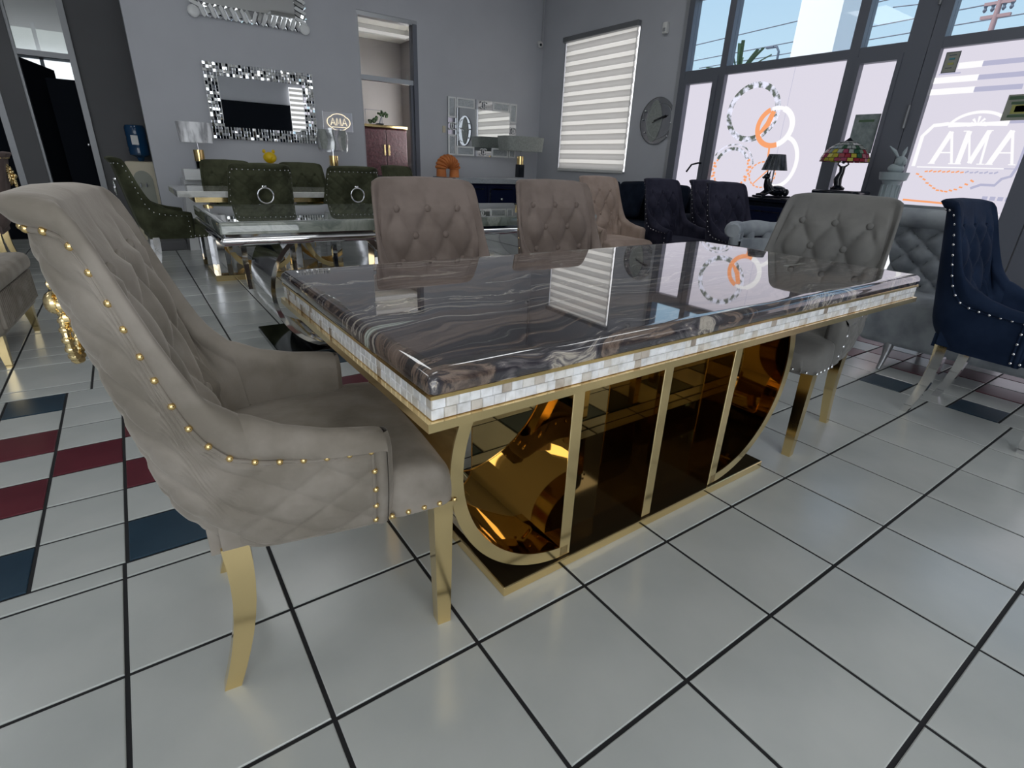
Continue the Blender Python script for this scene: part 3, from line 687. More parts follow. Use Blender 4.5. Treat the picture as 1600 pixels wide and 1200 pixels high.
def tuft(s, z):
    sg = -1 if s < LT / 2 else 1; f = min(1, max(0, (min(s, LT - s) - .265) / (LT / 2 - .265)))
    u = sg * .226 * (1 - f) * (1 - 0.055 * max(0, z - .5) / .47); A, D = .134, .10
    if z > .858: return 0.014 * abs(math.sin(PI * u / A)) ** .45 * (1 - sm(z, .86, .95)) + 0.014 * sm(z, .86, .95)
    p = u / A + (z - .855) / (2 * D); q = u / A - (z - .855) / (2 * D)
    f = 0.030 * (abs(math.sin(PI * p)) * abs(math.sin(PI * q))) ** 0.42
    w = 1 - sm(abs(u), .165, .205); w *= sm(z, .50, .56)
    return f * w + 0.010 * (1 - w)
def srange(a, b, step):
    n = max(2, int((b - a) / step) + 1); return [a + (b - a) * i / (n - 1) for i in range(n)]
SE = 0.022
def chair_meshes(qmode):
    out = {}
    def q_at(s):
        if qmode == 'full': return 0.0085
        if qmode == 'back': return 0.013 * sm(min(s, LT - s), .27, .32)
        return 0.0
    st = 0.0060 if qmode != 'none' else .012; ss = srange(SE, LT - SE, st); rows = 84 if qmode != 'none' else 30
    def outer(u, v):
        s = ss[int(round(u * (len(ss) - 1)))]; z = .338 + (Hn(s) - .338) * v
        e = min(1, v * 14, (1 - v) * 14) * min(1, (s - SE) / .012 + .02, (LT - SE - s) / .012 + .02)
        return P(s, z, -quilt(s, z, q_at(s)) * e)
    out['outer_panel'] = MB().grid(outer, len(ss), rows)
    def rollgrid(a, b, tuf):
        sl = srange(a, b, 0.009); ni = 34
        def f(u, v):
            k = int(round(v * (ni + 15))); s = sl[int(round(u * (len(sl) - 1)))]
            h, hn, th = Ht(s), Hn(s), Th(s); sm_ = min(s, LT - s); r = min(.045 - .022 * sm(sm_, .22, .27) * (1 - sm(sm_, .34, .46)), (h - hn) * .9 + .004); pw = .8 - .38 * sm(sm_, .22, .27)
            seam = -0.003 * math.exp(-((s - a) / .006) ** 2) - 0.003 * math.exp(-((s - b) / .006) ** 2)
            ex = 0
            if k <= 4: z = hn + (h - r - hn) * k / 4; f_ = -0.10 * math.sin(PI * .5 * k / 4) ** .6
            elif k <= 14:
                t = PI * (k - 4) / 10; f_ = .45 - .55 * math.cos(t); z = h - r + r * max(0, math.sin(t)) ** pw
            else:
                z = (h - r) + (.40 - (h - r)) * (k - 14) / (ni + 1); f_ = 1
                if tuf: ex = tuft(s, z) * (1 - math.exp(-((h - r - z) / .03) ** 2)) - 0.002
            p = PX_(s, z, f_, ex)
            bk_ = .020 * sm(z, hn, hn + .035) * max(0, 1 - max(0, f_)) * sm(min(s, LT - s), .33, .40)
            return (p[0] - bk_, p[1], p[2] + seam)
        return MB().grid(f, len(sl), ni + 16)
    SB = 0.212
    def arm(a, b, front):
        mb = rollgrid(a, b, False)
        # padded front face of the arm, closed at s = front end
        s0, s1 = (0, SE) if front == 0 else (LT - SE, LT)
        mb.grid(lambda u, v: P(s0 + (s1 - s0) * u, .338 + (Hn(0) - .338) * v, -0.006 * (1 - abs(2 * u - 1) ** 2) if 0 < u < 1 else 0), 5, 12)
        sf_ = 0 if front == 0 else LT; th = Th(0); h = Ht(0)
        def cap(u, v):
            z = .338 + (h - .004 - .338) * v; rr = .045; c = 1.0
            if z > h - rr: c = math.sqrt(max(0, 1 - ((z - (h - rr)) / rr) ** 2))
            o = th / 2 + (u - .5) * (th + .004) * c - .002
            x, y, z = P(sf_, z, o); bulge = .014 * (1 - (2 * u - 1) ** 4) * min(1, v * 8) * (c ** .5)
            return (x + bulge, y, z)
        mb.grid(cap, 9, 26)
        return mb
    out['armrest_r'] = arm(0, SB, 0); out['armrest_l'] = arm(SB + LT - 2 * SB, LT, 1)
    out['backrest'] = rollgrid(SB, LT - SB, True)
    # seat with wider front
    sb = MB()
    def seat(u, v):
        x = -0.17 + 0.455 * u; a = 2 * v - 1
        wid = .212 + .040 * sm(x, .115, .15)
        cr = .05; ex = max(0, x - (.285 - cr)); wid -= (cr - math.sqrt(max(0, cr * cr - ex * ex))) if ex > 0 else 0
        # cross-section: side up, over the top, side down
        per = abs(a); sg = 1 if a > 0 else -1
        top = .452 + .014 * (1 - (x / .3) ** 2)
        fr_ = sm(x, .20, .285); top -= 0.030 * fr_ ** 2.0
        if per > .62:
            t = (per - .62) / .38; y = sg * wid * (1 - .0 * t); z = (top - .022) + (.352 - (top - .022)) * max(0, (t - .0))
            y = sg * (wid + .004 * math.sin(PI * t))
        elif per > .44:
            t = (per - .44) / .18 * PI / 2; y = sg * (wid - .03 + .03 * math.sin(t)); z = top - .022 + .022 * math.cos(t)
        else: y = sg * per / .44 * (wid - .03); z = top + .010 * (1 - (per / .44) ** 2)
        return (x, y, z)
    sb.grid(seat, 30, 41)
    def front(u, v):
        # front face closing
        p = seat(1.0, u); return (p[0] + .010 * math.sin(PI * v), p[1], .352 + (p[2] - .352) * v)
    sb.grid(front, 41, 8)
    sb.box(-.19, .27, -.20, .20, .34, .40)
    out['seat'] = sb
    return out
def nail_positions():
    pts = []
    s = SE + .008; last = None
    path_ = []
    for k in range(900):
        s = SE + .008 + (LT - 2 * SE - .016) * k / 899; path_.append(P(s, Hn(s) - .002, -.004))
    acc = 0; pts.append(path_[0])
    for a, b in zip(path_, path_[1:]):
        acc += math.dist(a, b)
        if acc > .038: pts.append(b); acc = 0
    for sgn in (0, 1):
        s = SE + .004 if sgn == 0 else LT - SE - .004
        for k in range(1, 5): pts.append(P(s, Hn(0) - .002 - k * .042, -.004))
    for k in range(5):
        for sg in (-1, 1): pts.append((.135 + k * .034, sg * .254, .362))
    for k in range(10): pts.append((.292, -.225 + k * .05, .362))
    return pts
NAILS = nail_positions()
def welt():
    mb = MB(); pth = []
    for k in range(260):
        s = SE + .006 + (LT - 2 * SE - .012) * k / 259; pth.append(P(s, Hn(s) - .003, -.002))
    lo_r = [P(SE + .006, .345 + (Hn(0) - .35) * q / 6, -.002) for q in range(6)]; lo_l = [P(LT - SE - .006, .345 + (Hn(0) - .35) * q / 6, -.002) for q in range(6)]
    mb.tube(lo_r + pth + lo_l[::-1], .0042, 6); return mb.mesh('welt', 'velvet_beige', 60)
WELT = welt()
nail_m = {}
def nail_mesh(mat):
    if mat not in nail_m: nail_m[mat] = MB().ball((0, 0, 0), .0062, nu=8, nv=6).mesh('nailhead', mat, 60)
    return nail_m[mat]
CM_ = {q: {k: v.mesh('chair_' + k, 'velvet_beige', 70) for k, v in chair_meshes(q).items()} for q in ('full', 'back', 'none')}
legf = MB().hexa([(-.016, -.016, 0), (.016, -.016, 0), (.016, .016, 0), (-.016, .016, 0)], [(-.022, -.022, .352), (.022, -.022, .352), (.022, .022, .352), (-.022, .022, .352)]).mesh('leg', 'gold', 30)
def rl():
    mb = MB(); N = 9; vs = []
    for i in range(N):
        t = i / (N - 1); z = .352 * (1 - t); x = -.055 * t ** 1.6 + .010 * math.sin(PI * t); h = .024 - .008 * t
        vs += [(x - h, -h * .9, z), (x + h, -h * .9, z), (x + h, h * .9, z), (x - h, h * .9, z)]
    fs = [(i * 4 + k, i * 4 + (k + 1) % 4, i * 4 + 4 + (k + 1) % 4, i * 4 + 4 + k) for i in range(N - 1) for k in range(4)] + [(0, 1, 2, 3), (4 * N - 4, 4 * N - 3, 4 * N - 2, 4 * N - 1)]
    mb.add(vs, fs); return mb.mesh('leg', 'gold', 30)
legr = rl()
btn = MB().ball((0, 0, 0), .0145, (.6, 1, 1), 10, 6).mesh('tuft_button', 'velvet_beige', 60)
def lion():
    h = MB(); random.seed(3)
    h.ball((-.020, 0, 0), .026, (.9, .95, 1.1), 14, 10)
    h.ball((-.050, 0, -.012), .017, (1.1, 1.0, .9), 10, 8); h.ball((-.045, .013, .014), .007, nu=6, nv=5); h.ball((-.045, -.013, .014), .007, nu=6, nv=5)
    for k in range(26):
        a = 2 * PI * k / 26; r0, r1 = .022, .050 + random.uniform(-.010, .012)
        p0 = Vector((-.010, math.cos(a) * r0, math.sin(a) * r0 * 1.25)); p1 = Vector((-.018, math.cos(a + .2) * (r0 + r1) / 2, math.sin(a + .2) * (r0 + r1) / 2 * 1.25)); p2 = Vector((-.004, math.cos(a) * r1, math.sin(a) * r1 * 1.25))
        h.tube([p0, p1, p2], [.011, .010, .002], 6)
    for k in range(10):
        a = 2 * PI * k / 10 + .3; h.ball((-.032, math.cos(a) * .028, math.sin(a) * .036), .010, nu=6, nv=5)
    rg = MB().torus((-.045, 0, -.085), .048, .0065, 30, 8, 'x', (.8, 1.1))
    for k in range(16):
        a = 2 * PI * k / 16; rg.ball((-.045, .8 * .048 * math.cos(a), -.085 + 1.1 * .048 * math.sin(a)), .0095, nu=6, nv=5)
    for v_ in (h,): v_.v = [(x * .85 + .004, y * 1.3, z * 1.3) for x, y, z in v_.v]
    rg.v = [(x + .016, y * .85, z * .85 - .002) for x, y, z in rg.v]
    return h.mesh('knocker_head', 'gold', 50), rg.mesh('knocker_ring', 'gold', 50)
def plain_ring():
    h = MB().rbox(-.016, 0, -.016, .016, -.010, .012, .004); h.ball((-.018, 0, .0), .012, nu=8, nv=4)
    rg = MB().torus((-.026, 0, -.062), .057, .0066, 30, 8, 'x')
    return h.mesh('knocker_mount', 'chrome', 40), rg.mesh('knocker_ring', 'chrome', 50)
LION, RING = lion(), plain_ring()
def slot(o, m):
    if o.material_slots:
        o.material_slots[0].link = 'OBJECT'; o.material_slots[0].material = MAT[m]
def chair(x, y, deg, fabric, metal, q, label, group=None, knock=None, nails='joined', nail_metal=None):
    t = thing('dining_chair', (x, y, 0), R(deg), label, 'chair', group)
    def part(name, me, loc=(0, 0, 0), m=None, rot=(0, 0, 0), par=None, lab=None):
        o = link(name, me, par or t, label=lab); o.location = loc; o.rotation_euler = rot; slot(o, m); return o
    cm = CM_[q]
    part('outer_panel', cm['outer_panel'], m=fabric)
    bk = part('backrest', cm['backrest'], m=fabric); part('armrest', cm['armrest_r'], m=fabric); part('armrest', cm['armrest_l'], m=fabric)
    part('seat', cm['seat'], m=fabric); part('welt', WELT, m=fabric)
    for sy_ in (-1, 1):
        part('leg', legf, (.25, sy_ * .222, 0), metal); part('leg', legr, (-.150, sy_ * .188, 0), metal)
    for z, odd in BROWS:
        for c in ((-.5, .5) if odd else (-1, 0, 1)):
            u = c * .134 / (1 - 0.055 * max(0, z - .5) / .47); s = LT / 2 - (LT / 2 - .265) * abs(u) / .226
            if c > 0: s = LT - s
            p = PI_(s, z, .007); p.y = abs(p.y) * (1 if c > 0 else -1) if c else 0; o = part('tuft_button', btn, p, fabric, par=bk)
    nm = nail_metal or metal
    if nails == 'each':
        for p in NAILS: part('nailhead', nail_mesh(nm), p, nm)
    else:
        key = 'joined'
        if key not in nail_m:
            mb = MB()
            for p in NAILS: mb.ball(p, .0058, nu=6, nv=4)
            nail_m[key] = mb.mesh('nailhead_trim', nm, 60)
        tag(part('nailhead_trim', nail_m[key], m=nm), kind='stuff')
    if knock:
        zk = .800 if knock is LION else .80
        xx = -.24 - .185 * (zk - .45) - .006
        hd = part('door_knocker' if knock is LION else 'ring_mount', knock[0], (xx, 0, zk), metal); part('pull_ring', knock[1], (xx, 0, zk), metal)
    return t
HX, HY, HT = 0.406, -0.310, -6.5
chair(HX, HY, HT, 'velvet_beige', 'gold_pale', 'full', 'large beige quilted velvet armchair in the foreground with a gold lion knocker', None, LION, 'each', 'gold')
chair(1.177, 0.342, -90.7, 'velvet_taupe', 'gold_pale', 'full', 'taupe tufted velvet chair behind the dark marble table, the nearer of the two', 'taupe chairs behind the dark marble table')
chair(1.927, 0.462, -93, 'velvet_taupe', 'gold_pale', 'full', 'taupe tufted velvet chair behind the dark marble table, the one nearer the window', 'taupe chairs behind the dark marble table')
chair(2.404, -0.332, 185, 'velvet_grey', 'gold_pale', 'full', 'grey-brown tufted chair pushed in at the far end of the dark marble table', nails='each', nail_metal='chrome')
chair(3.743, 2.045, -92, 'velvet_rose', 'gold_pale', 'none', 'light rose-beige tufted armchair beyond the second taupe chair')
chair(4.33, 1.81, -93.7, 'velvet_purple', 'chrome', 'none', 'dark navy tufted chair, first from the left beside the black sofa', 'dark navy chairs by the window')
chair(4.99, 1.80, -90, 'velvet_purple', 'chrome', 'none', 'dark navy tufted chair half hidden behind the two others by the window', 'dark navy chairs by the window')
chair(4.337, 1.14, -98, 'velvet_purple', 'chrome', 'none', 'dark navy tufted chair in front of the black mirrored cabinet', 'dark navy chairs by the window')
chair(3.293, -0.857, -91.5, 'velvet_navy', 'chrome', 'none', 'navy velvet chair with silver nailheads cut by the right edge of the frame', nails='each')
chair(0.470, 4.20, 4, 'velvet_green', 'chrome', 'none', 'olive green chair seen from the side at the left end of the white marble table', None, RING)
chair(1.085, 3.53, 90, 'velvet_green', 'chrome', 'back', 'left of the two olive green chairs showing a silver ring on their backs', 'olive green chairs seen from behind', RING)
chair(1.845, 3.62, 90, 'velvet_green', 'chrome', 'back', 'right of the two olive green chairs showing a silver ring on their backs', 'olive green chairs seen from behind', RING)
chair(1.06, 4.52, -90, 'velvet_green', 'chrome', 'none', 'olive green tufted chair behind the white marble table, under the left wrapped lamp', 'olive green chairs facing the camera')
chair(1.79, 4.58, -90, 'velvet_green', 'chrome', 'none', 'olive green tufted chair behind the white marble table, right of the yellow figurine', 'olive green chairs facing the camera')
chair(3.06, 4.85, -75, 'velvet_green', 'chrome', 'none', 'small-looking olive green chair in front of the opening to the next room')
chair(-0.885, 4.82, 180, 'velvet_brown', 'gold_pale', 'none', 'brown chair with a gold lion knocker cut by the left edge of the frame', None, LION)

# ------------------------------------------------------------------ main table
def slab_rings(x0, x1, y0, y1, prof, cr=.02, n=5):
    mb = MB(); vs = []; rings = []
    def ring(ins, z):
        c = max(.004, cr + ins * .0); pts = []
        for cx, cy, a0 in ((x1 - ins - c, y1 - ins - c, 0), (x0 + ins + c, y1 - ins - c, 90), (x0 + ins + c, y0 + ins + c, 180), (x1 - ins - c, y0 + ins + c, 270)):
            for k in range(n + 1):
                a = R(a0 + 90 * k / n); pts.append((cx + c * math.cos(a), cy + c * math.sin(a), z))
        return pts
    rs = [ring(i, z) for i, z in prof]; m = len(rs[0])
    for r_ in rs: vs += r_
    fs = [(i * m + k, i * m + (k + 1) % m, (i + 1) * m + (k + 1) % m, (i + 1) * m + k) for i in range(len(rs) - 1) for k in range(m)]
    fs += [tuple(range(m))[::-1], tuple((len(rs) - 1) * m + k for k in range(m))]
    mb.add(vs, fs); return mb
TX0, TX1, TY0, TY1 = -.9075, .9075, -.4375, .4375
mt = thing('dining_table', (1.4025, -0.3475, 0), R(0.4), 'large dark swirled marble dining table with pearl mosaic edge and curved gold base', 'table')
slab_rings(TX0, TX1, TY0, TY1, [(0.002, .7125), (0, .716), (0, .733), (.003, .739), (.008, .7435), (.014, .746), (.020, .747), (.032, .747)], .010).build('marble_top', 'marble_dark', mt, 35)
def frame_ring(x0, x1, y0, y1, z0, z1, w):
    return MB().box(x0, x1, y0, y0 + w, z0, z1).box(x0, x1, y1 - w, y1, z0, z1).box(x0, x0 + w, y0 + w, y1 - w, z0, z1).box(x1 - w, x1, y0 + w, y1 - w, z0, z1)
frame_ring(TX0 + .001, TX1 - .001, TY0 + .001, TY1 - .001, .7065, .7125, .06).build('gold_trim', 'gold', mt)
ap = frame_ring(TX0 + .008, TX1 - .008, TY0 + .008, TY1 - .008, .671, .7065, .04).build('mosaic_apron', 'gold_pale', mt)
random.seed(11)
cells = []
def mos_row(n_fixed, z0, z1, L0, L1):
    x = L0; out = []
    while x < L1 - .004:
        w = random.uniform(.017, .026); x2 = min(L1, x + w)
        if L1 - x2 < .010: x2 = L1
        out.append((x, x2, z0, z1)); x = x2
    return out
mos_meshes = {}
def mos_mesh(w, h):
    k = (round(w, 3), round(h, 4))
    if k not in mos_meshes:
        a, b = k[0] / 2 - .0004, k[1] / 2 - .0004; c = .0009
        vs = [(-a, .003, -b), (a, .003, -b), (a, .003, b), (-a, .003, b), (-a, -.0025, -b), (a, -.0025, -b), (a, -.0025, b), (-a, -.0025, b), (-a + c, -.004, -b + c), (a - c, -.004, -b + c), (a - c, -.004, b - c), (-a + c, -.004, b - c)]
        fs = [(8, 9, 10, 11)] + [(i, (i + 1) % 4, 4 + (i + 1) % 4, 4 + i) for i in range(4)] + [(4 + i, 4 + (i + 1) % 4, 8 + (i + 1) % 4, 8 + i) for i in range(4)]
        mos_meshes[k] = MB().add(vs, fs).mesh('mosaic_tile', 'pearl')
    return mos_meshes[k]
zz = (.6715, .6890, .7062)
front, side = [], []
for r_ in range(2):
    front += mos_row(0, zz[r_], zz[r_ + 1], TX0 + .004, TX1 - .004); side += mos_row(0, zz[r_], zz[r_ + 1], TY0 + .004, TY1 - .004)
for a, b, c, d in front:
    o = link('mosaic_tile', mos_mesh(b - a, d - c), ap); o.location = ((a + b) / 2, TY0 + .0075, (c + d) / 2)
for a, b, c, d in side[:300 - len(front)] if len(front) + len(side) > 300 else side:
    o = link('mosaic_tile', mos_mesh(b - a, d - c), ap); o.location = (TX0 + .0075, -(a + b) / 2 if False else (a + b) / 2, (c + d) / 2); o.rotation_euler = (0, 0, -PI / 2)
rest = MB()
for r_ in range(2):
    for a, b, c, d in mos_row(0, zz[r_], zz[r_ + 1], TX0 + .004, TX1 - .004): rest.box(a + .0004, b - .0004, TY1 - .012, TY1 - .004, c + .0004, d - .0004)
    for a, b, c, d in mos_row(0, zz[r_], zz[r_ + 1], TY0 + .004, TY1 - .004): rest.box(TX1 - .012, TX1 - .004, a + .0004, b - .0004, c + .0004, d - .0004)
if len(front) + len(side) > 300:
    for a, b, c, d in side[300 - len(front):]: rest.box(TX0 + .004, TX0 + .010, a + .0004, b - .0004, c + .0004, d - .0004)
rest.build('mosaic_remainder', 'pearl', ap, kind='stuff')
frame_ring(TX0 - .006, TX1 + .006, TY0 - .004, TY1 + .004, .656, .671, .10).build('gold_flange', 'gold_pale', mt)
MB().box(TX0 + .06, TX1 - .06, TY0 + .06, TY1 - .06, .660, .700).build('underframe', 'plate_dark', mt)
# base: mirrored plate, three upright panels, two curved bands (table-local coords)
PX = (-.4025, -.068, .267); BD0, BD1 = -.222, .243; CZ, CRr = .402, .366
pl = MB().rbox(-.61, .578, -.234, .258, 0, .030, .002, 1).build('base_plate', 'gold_pale', mt)
MB().box(-.606, .574, -.230, .254, .0302, .0315).build('plate_mirror', 'plate_dark', pl)
for x in PX:
    pn = MB().box(x - .017, x + .017, BD0, BD1, .0315, .658).build('upright_panel', 'gold_mirror', mt)
    MB().rbox(x - .0185, x + .0185, BD0 - .004, BD0 + .001, .0316, .657, .0012, 1).build('front_strip', 'gold_pale', pn)
    MB().rbox(x - .0185, x + .0185, BD1 - .001, BD1 + .004, .0316, .657, .0012, 1).build('front_strip', 'gold_pale', pn)
def band(cx, sgn):
    n = 44; a_top = math.asin((.657 - CZ) / CRr); angs = [a_top + (-PI / 2 - a_top) * k / (n - 1) for k in range(n)]
    o_, i_ = CRr + .0, CRr - .030; mb = MB(); vs = []
    for a in angs:
        for r_, y in ((i_, BD0), (o_, BD0), (o_, BD1), (i_, BD1)): vs.append((cx + sgn * r_ * math.cos(a), y, CZ + r_ * math.sin(a)))
    fs = [(k * 4 + j, k * 4 + (j + 1) % 4, k * 4 + 4 + (j + 1) % 4, k * 4 + 4 + j) for k in range(n - 1) for j in range(4)] + [(0, 1, 2, 3), tuple(4 * n - 4 + j for j in range(4))]
    b_ = mb.add(vs, fs).build('curved_band', 'gold_mirror', mt, 30)
    for y0, y1 in ((BD0 - .004, BD0 + .001), (BD1 - .001, BD1 + .004)):
        vs = []
        for a in angs:
            for r_, y in ((i_ - .001, y0), (o_ + .001, y0), (o_ + .001, y1), (i_ - .001, y1)): vs.append((cx + sgn * r_ * math.cos(a), y, CZ + r_ * math.sin(a)))
        MB().add(vs, fs).build('front_strip', 'gold_pale', b_, 30)
band(PX[0] + .01, -1); band(PX[2] - .01, 1)

# ------------------------------------------------------------------ chrome table with green marble (behind)
t2 = thing('dining_table', (1.62, 1.72, 0), 0, 'green-grey marble dining table with chrome edge and base behind the taupe chairs', 'table')
slab_rings(-1.12, 1.12, -.49, .50, [(0, .698), (0, .742), (.004, .748), (.012, .750), (.03, .750)], .01).build('marble_top', 'marble_green', t2, 35)
slab_rings(-1.11, 1.11, -.48, .49, [(0, .685), (0, .698)], .01).build('dark_band', 'chrome_dark', t2, 35)
slab_rings(-1.12, 1.12, -.49, .50, [(.004, .648), (0, .652), (-.004, .662), (-.006, .670), (0, .680), (.006, .685)], .01).build('chrome_edge', 'chrome', t2, 50)
MB().rbox(-.90, .80, -.27, .36, 0, .03, .003, 1).build('base_plate', 'smoked_mirror', t2)
def cband(par, cx, cz, ro, w, a0, a1, y0, y1, m, name='curved_band', n=44):
    vs = []; angs = [R(a0 + (a1 - a0) * k / (n - 1)) for k in range(n)]
    for a in angs:
        for r_, y in ((ro - w, y0), (ro, y0), (ro, y1), (ro - w, y1)): vs.append((cx + r_ * math.cos(a), y, cz + r_ * math.sin(a)))
    full = abs(a1 - a0) >= 359.9
    fs = [(k * 4 + j, k * 4 + (j + 1) % 4, k * 4 + 4 + (j + 1) % 4, k * 4 + 4 + j) for k in range(n - 1) for j in range(4)]
    if not full: fs += [(0, 1, 2, 3), tuple(4 * n - 4 + j for j in range(4))]
    return MB().add(vs, fs).build(name, m, par, 30)
cband(t2, -.56, .36, .34, .022, 112, 270, -.22, .30, 'chrome'); cband(t2, .46, .36, .34, .022, 68, -90, -.22, .30, 'chrome')
cband(t2, -.56, .36, .34, .03, -90, 112 - 40, -.235, -.22, 'chrome'); cband(t2, .46, .36, .34, .03, 110, 270, -.235, -.22, 'chrome')
for x in (-.34, -.06, .22): MB().rbox(x - .02, x + .02, -.20, .26, .03, .66, .003, 1).build('upright_panel', 'chrome', t2)

# white marble table with gold ring base
t3 = thing('dining_table', (1.42, 4.00, 0), 0, 'white marble dining table with gold base between the olive green chairs', 'table')
slab_rings(-.90, .95, -.44, .42, [(0, .700), (0, .740), (.006, .745), (.03, .745)], .01).build('marble_top', 'marble_white', t3, 35)
slab_rings(-.78, .83, -.34, .32, [(0, .655), (0, .700)], .01).build('gold_apron', 'gold_pale', t3, 35)
MB().rbox(-.72, .74, -.28, .26, 0, .05, .004, 1).build('base_plate', 'gold_pale', t3)
for cx in (-.30, .36):
    cband(t3, cx, .345, .30, .04, 0, 360, -.24, -.20, 'gold_pale', 'gold_ring', 49); cband(t3, cx, .345, .30, .04, 0, 360, .16, .20, 'gold_pale', 'gold_ring', 49)
for x in (-.64, -.0, .68): MB().rbox(x - .03, x + .03, -.22, .2, .05, .655, .003, 1).build('upright_panel', 'chrome', t3)

# ------------------------------------------------------------------ consoles along the back wall
c1 = thing('console_table', (1.72, 5.72, 0), 0, 'white gloss console under the mosaic mirror, mostly hidden by the green chairs', 'console')
MB().rbox(-.98, .95, -.20, .28, .70, .75, .006).build('console_top', 'white_gloss', c1)
for x in (-.88, .85): MB().hexa([(x - .16, -.14, 0), (x + .16, -.14, 0), (x + .16, .2, 0), (x - .16, .2, 0)], [(x - .10, -.16, .70), (x + .10, -.16, .70), (x + .10, .24, .70), (x - .10, .24, .70)]).build('side_panel', 'white_gloss', c1)
MB().rbox(-.98, -.62, -.36, -.1, .752, .86, .004).build('front_tray', 'white_gloss', c1)
def vlamp(x, y, z, lab, base_m, shade_m, h1=.30, w=.17, rot=0, wrap=False, sh=.19):
    t = thing('table_lamp', (x, y, z), R(rot), lab, 'lamp')
    MB().rbox(-.05, .05, -.05, .05, 0, h1 * .62, .004).build('lamp_base', base_m, t)
    MB().lathe([(.052, h1 * .62), (.052, h1)], (0, 0, 0), 20).build('gold_collar', 'gold', t, 40)
    MB().tube([(0, 0, h1), (0, 0, h1 + .10)], .006).build('stem', 'chrome', t)
    n = 28
    def f(u, v):
        a = 2 * PI * u; c, s_ = math.cos(a), math.sin(a); e = .5
        k = 1 + (.06 - .06 * v)
        return (w * (1 if c > 0 else -1) * abs(c) ** e * (1.0 - .08 * (1 - v)), w * .55 * (1 if s_ > 0 else -1) * abs(s_) ** e, h1 + .07 + sh * v)
    MB().grid(f, 40, 5, cu=True).build('lamp_shade', shade_m, t, 60)
    if wrap:
        random.seed(5)
        MB().grid(lambda u, v: (w * 1.08 * math.cos(2 * PI * u) + .012 * math.sin(17 * u + 6 * v), w * .66 * math.sin(2 * PI * u) + .014 * math.sin(23 * u), h1 + .05 + (sh + .03) * v + .01 * math.sin(19 * u)), 60, 8, cu=True).build('plastic_wrap', 'plastic_wrap', t, 70)
    return t
vlamp(0.94, 5.66, .752, 'plastic-wrapped table lamp with gold collar left of the mosaic mirror', 'smoked_mirror', 'wrapped_shade', sh=.20)
vlamp(2.42, 5.70, .752, 'grey table lamp with gold collar and torn plastic wrap under the lit sign', 'smoked_mirror', 'grey_shade', wrap=True, sh=.22)
c2 = thing('console_table', (4.75, 5.62, 0), 0, 'navy mirrored console with crystal top strip under the right wall mirror', 'console')
MB().rbox(-.85, .80, -.30, .30, .80, .845, .004).build('console_top', 'mirror', c2)
MB().box(-.80, .75, -.312, -.300, .775, .842).build('crystal_strip', 'crystal_strip', c2)
MB().rbox(-.80, .75, -.26, .28, .0, .80, .006).build('cabinet_body', 'dark_navy_gloss', c2)
for k in range(3):
    x0 = -.76 + k * .50
    d = MB().rbox(x0, x0 + .46, -.275, -.26, .12, .74, .004).build('cabinet_door', 'dark_navy_gloss', c2)
    frame_ = MB(); frame_.box(x0 + .03, x0 + .43, -.282, -.275, .69, .71); frame_.box(x0 + .03, x0 + .05, -.282, -.275, .5, .69); frame_.build('door_inlay', 'mirror', d)
    MB().ball((x0 + .23, -.295, .56), .02, nu=8, nv=6).build('knob', 'chrome', d, 60)
vlamp(5.28, 5.68, .86, 'table lamp with black base and long grey shade before the right wall mirror', 'black_gloss', 'grey_shade', h1=.30, w=.36, sh=.20)
vl = MB(); vl = None
o = thing('arch_sculpture', (3.98, 5.60, .846), R(10), 'orange ribbed arch sculpture on the navy console', 'sculpture')
for k in range(11):
    a0, a1 = PI * k / 11, PI * (k + 1) / 11
    MB().tube([(-.115 * math.cos(a0 + (a1 - a0) * q / 5), 0, .10 + .105 * math.sin(a0 + (a1 - a0) * q / 5)) for q in range(6)], [.068, .082, .088, .088, .082, .068], 14).build('ribbed_segment', 'orange_clay', o, 60)
for s_ in (-1, 1): MB().tube([(s_ * .115, 0, 0), (s_ * .115, 0, .10)], [.07, .064], 14).build('foot', 'orange_clay', o, 60)
o = thing('bear_figurine', (1.65, 5.62, .752), R(20), 'bright yellow animal figurine between the green chairs under the mosaic mirror', 'figurine')
MB().lathe([(.06, 0), (.075, .06), (.065, .14), (.04, .19)], (0, 0, 0), 14).build('body', 'yellow', o, 60)
hd = MB().ball((0, -.01, .25), .068, (1.1, 1, .9), 14, 10); hd.ball((0, -.07, .235), .03, nu=8, nv=6); hd.build('head', 'yellow', o, 60)
for s_ in (-1, 1): MB().ball((s_ * .058, 0, .315), .022, (1, .6, 1), 8, 6).build('ear', 'yellow', o, 60); MB().ball((s_ * .055, -.05, .15), .022, (1, 1, 1.8), 8, 6).build('paw', 'yellow', o, 60)

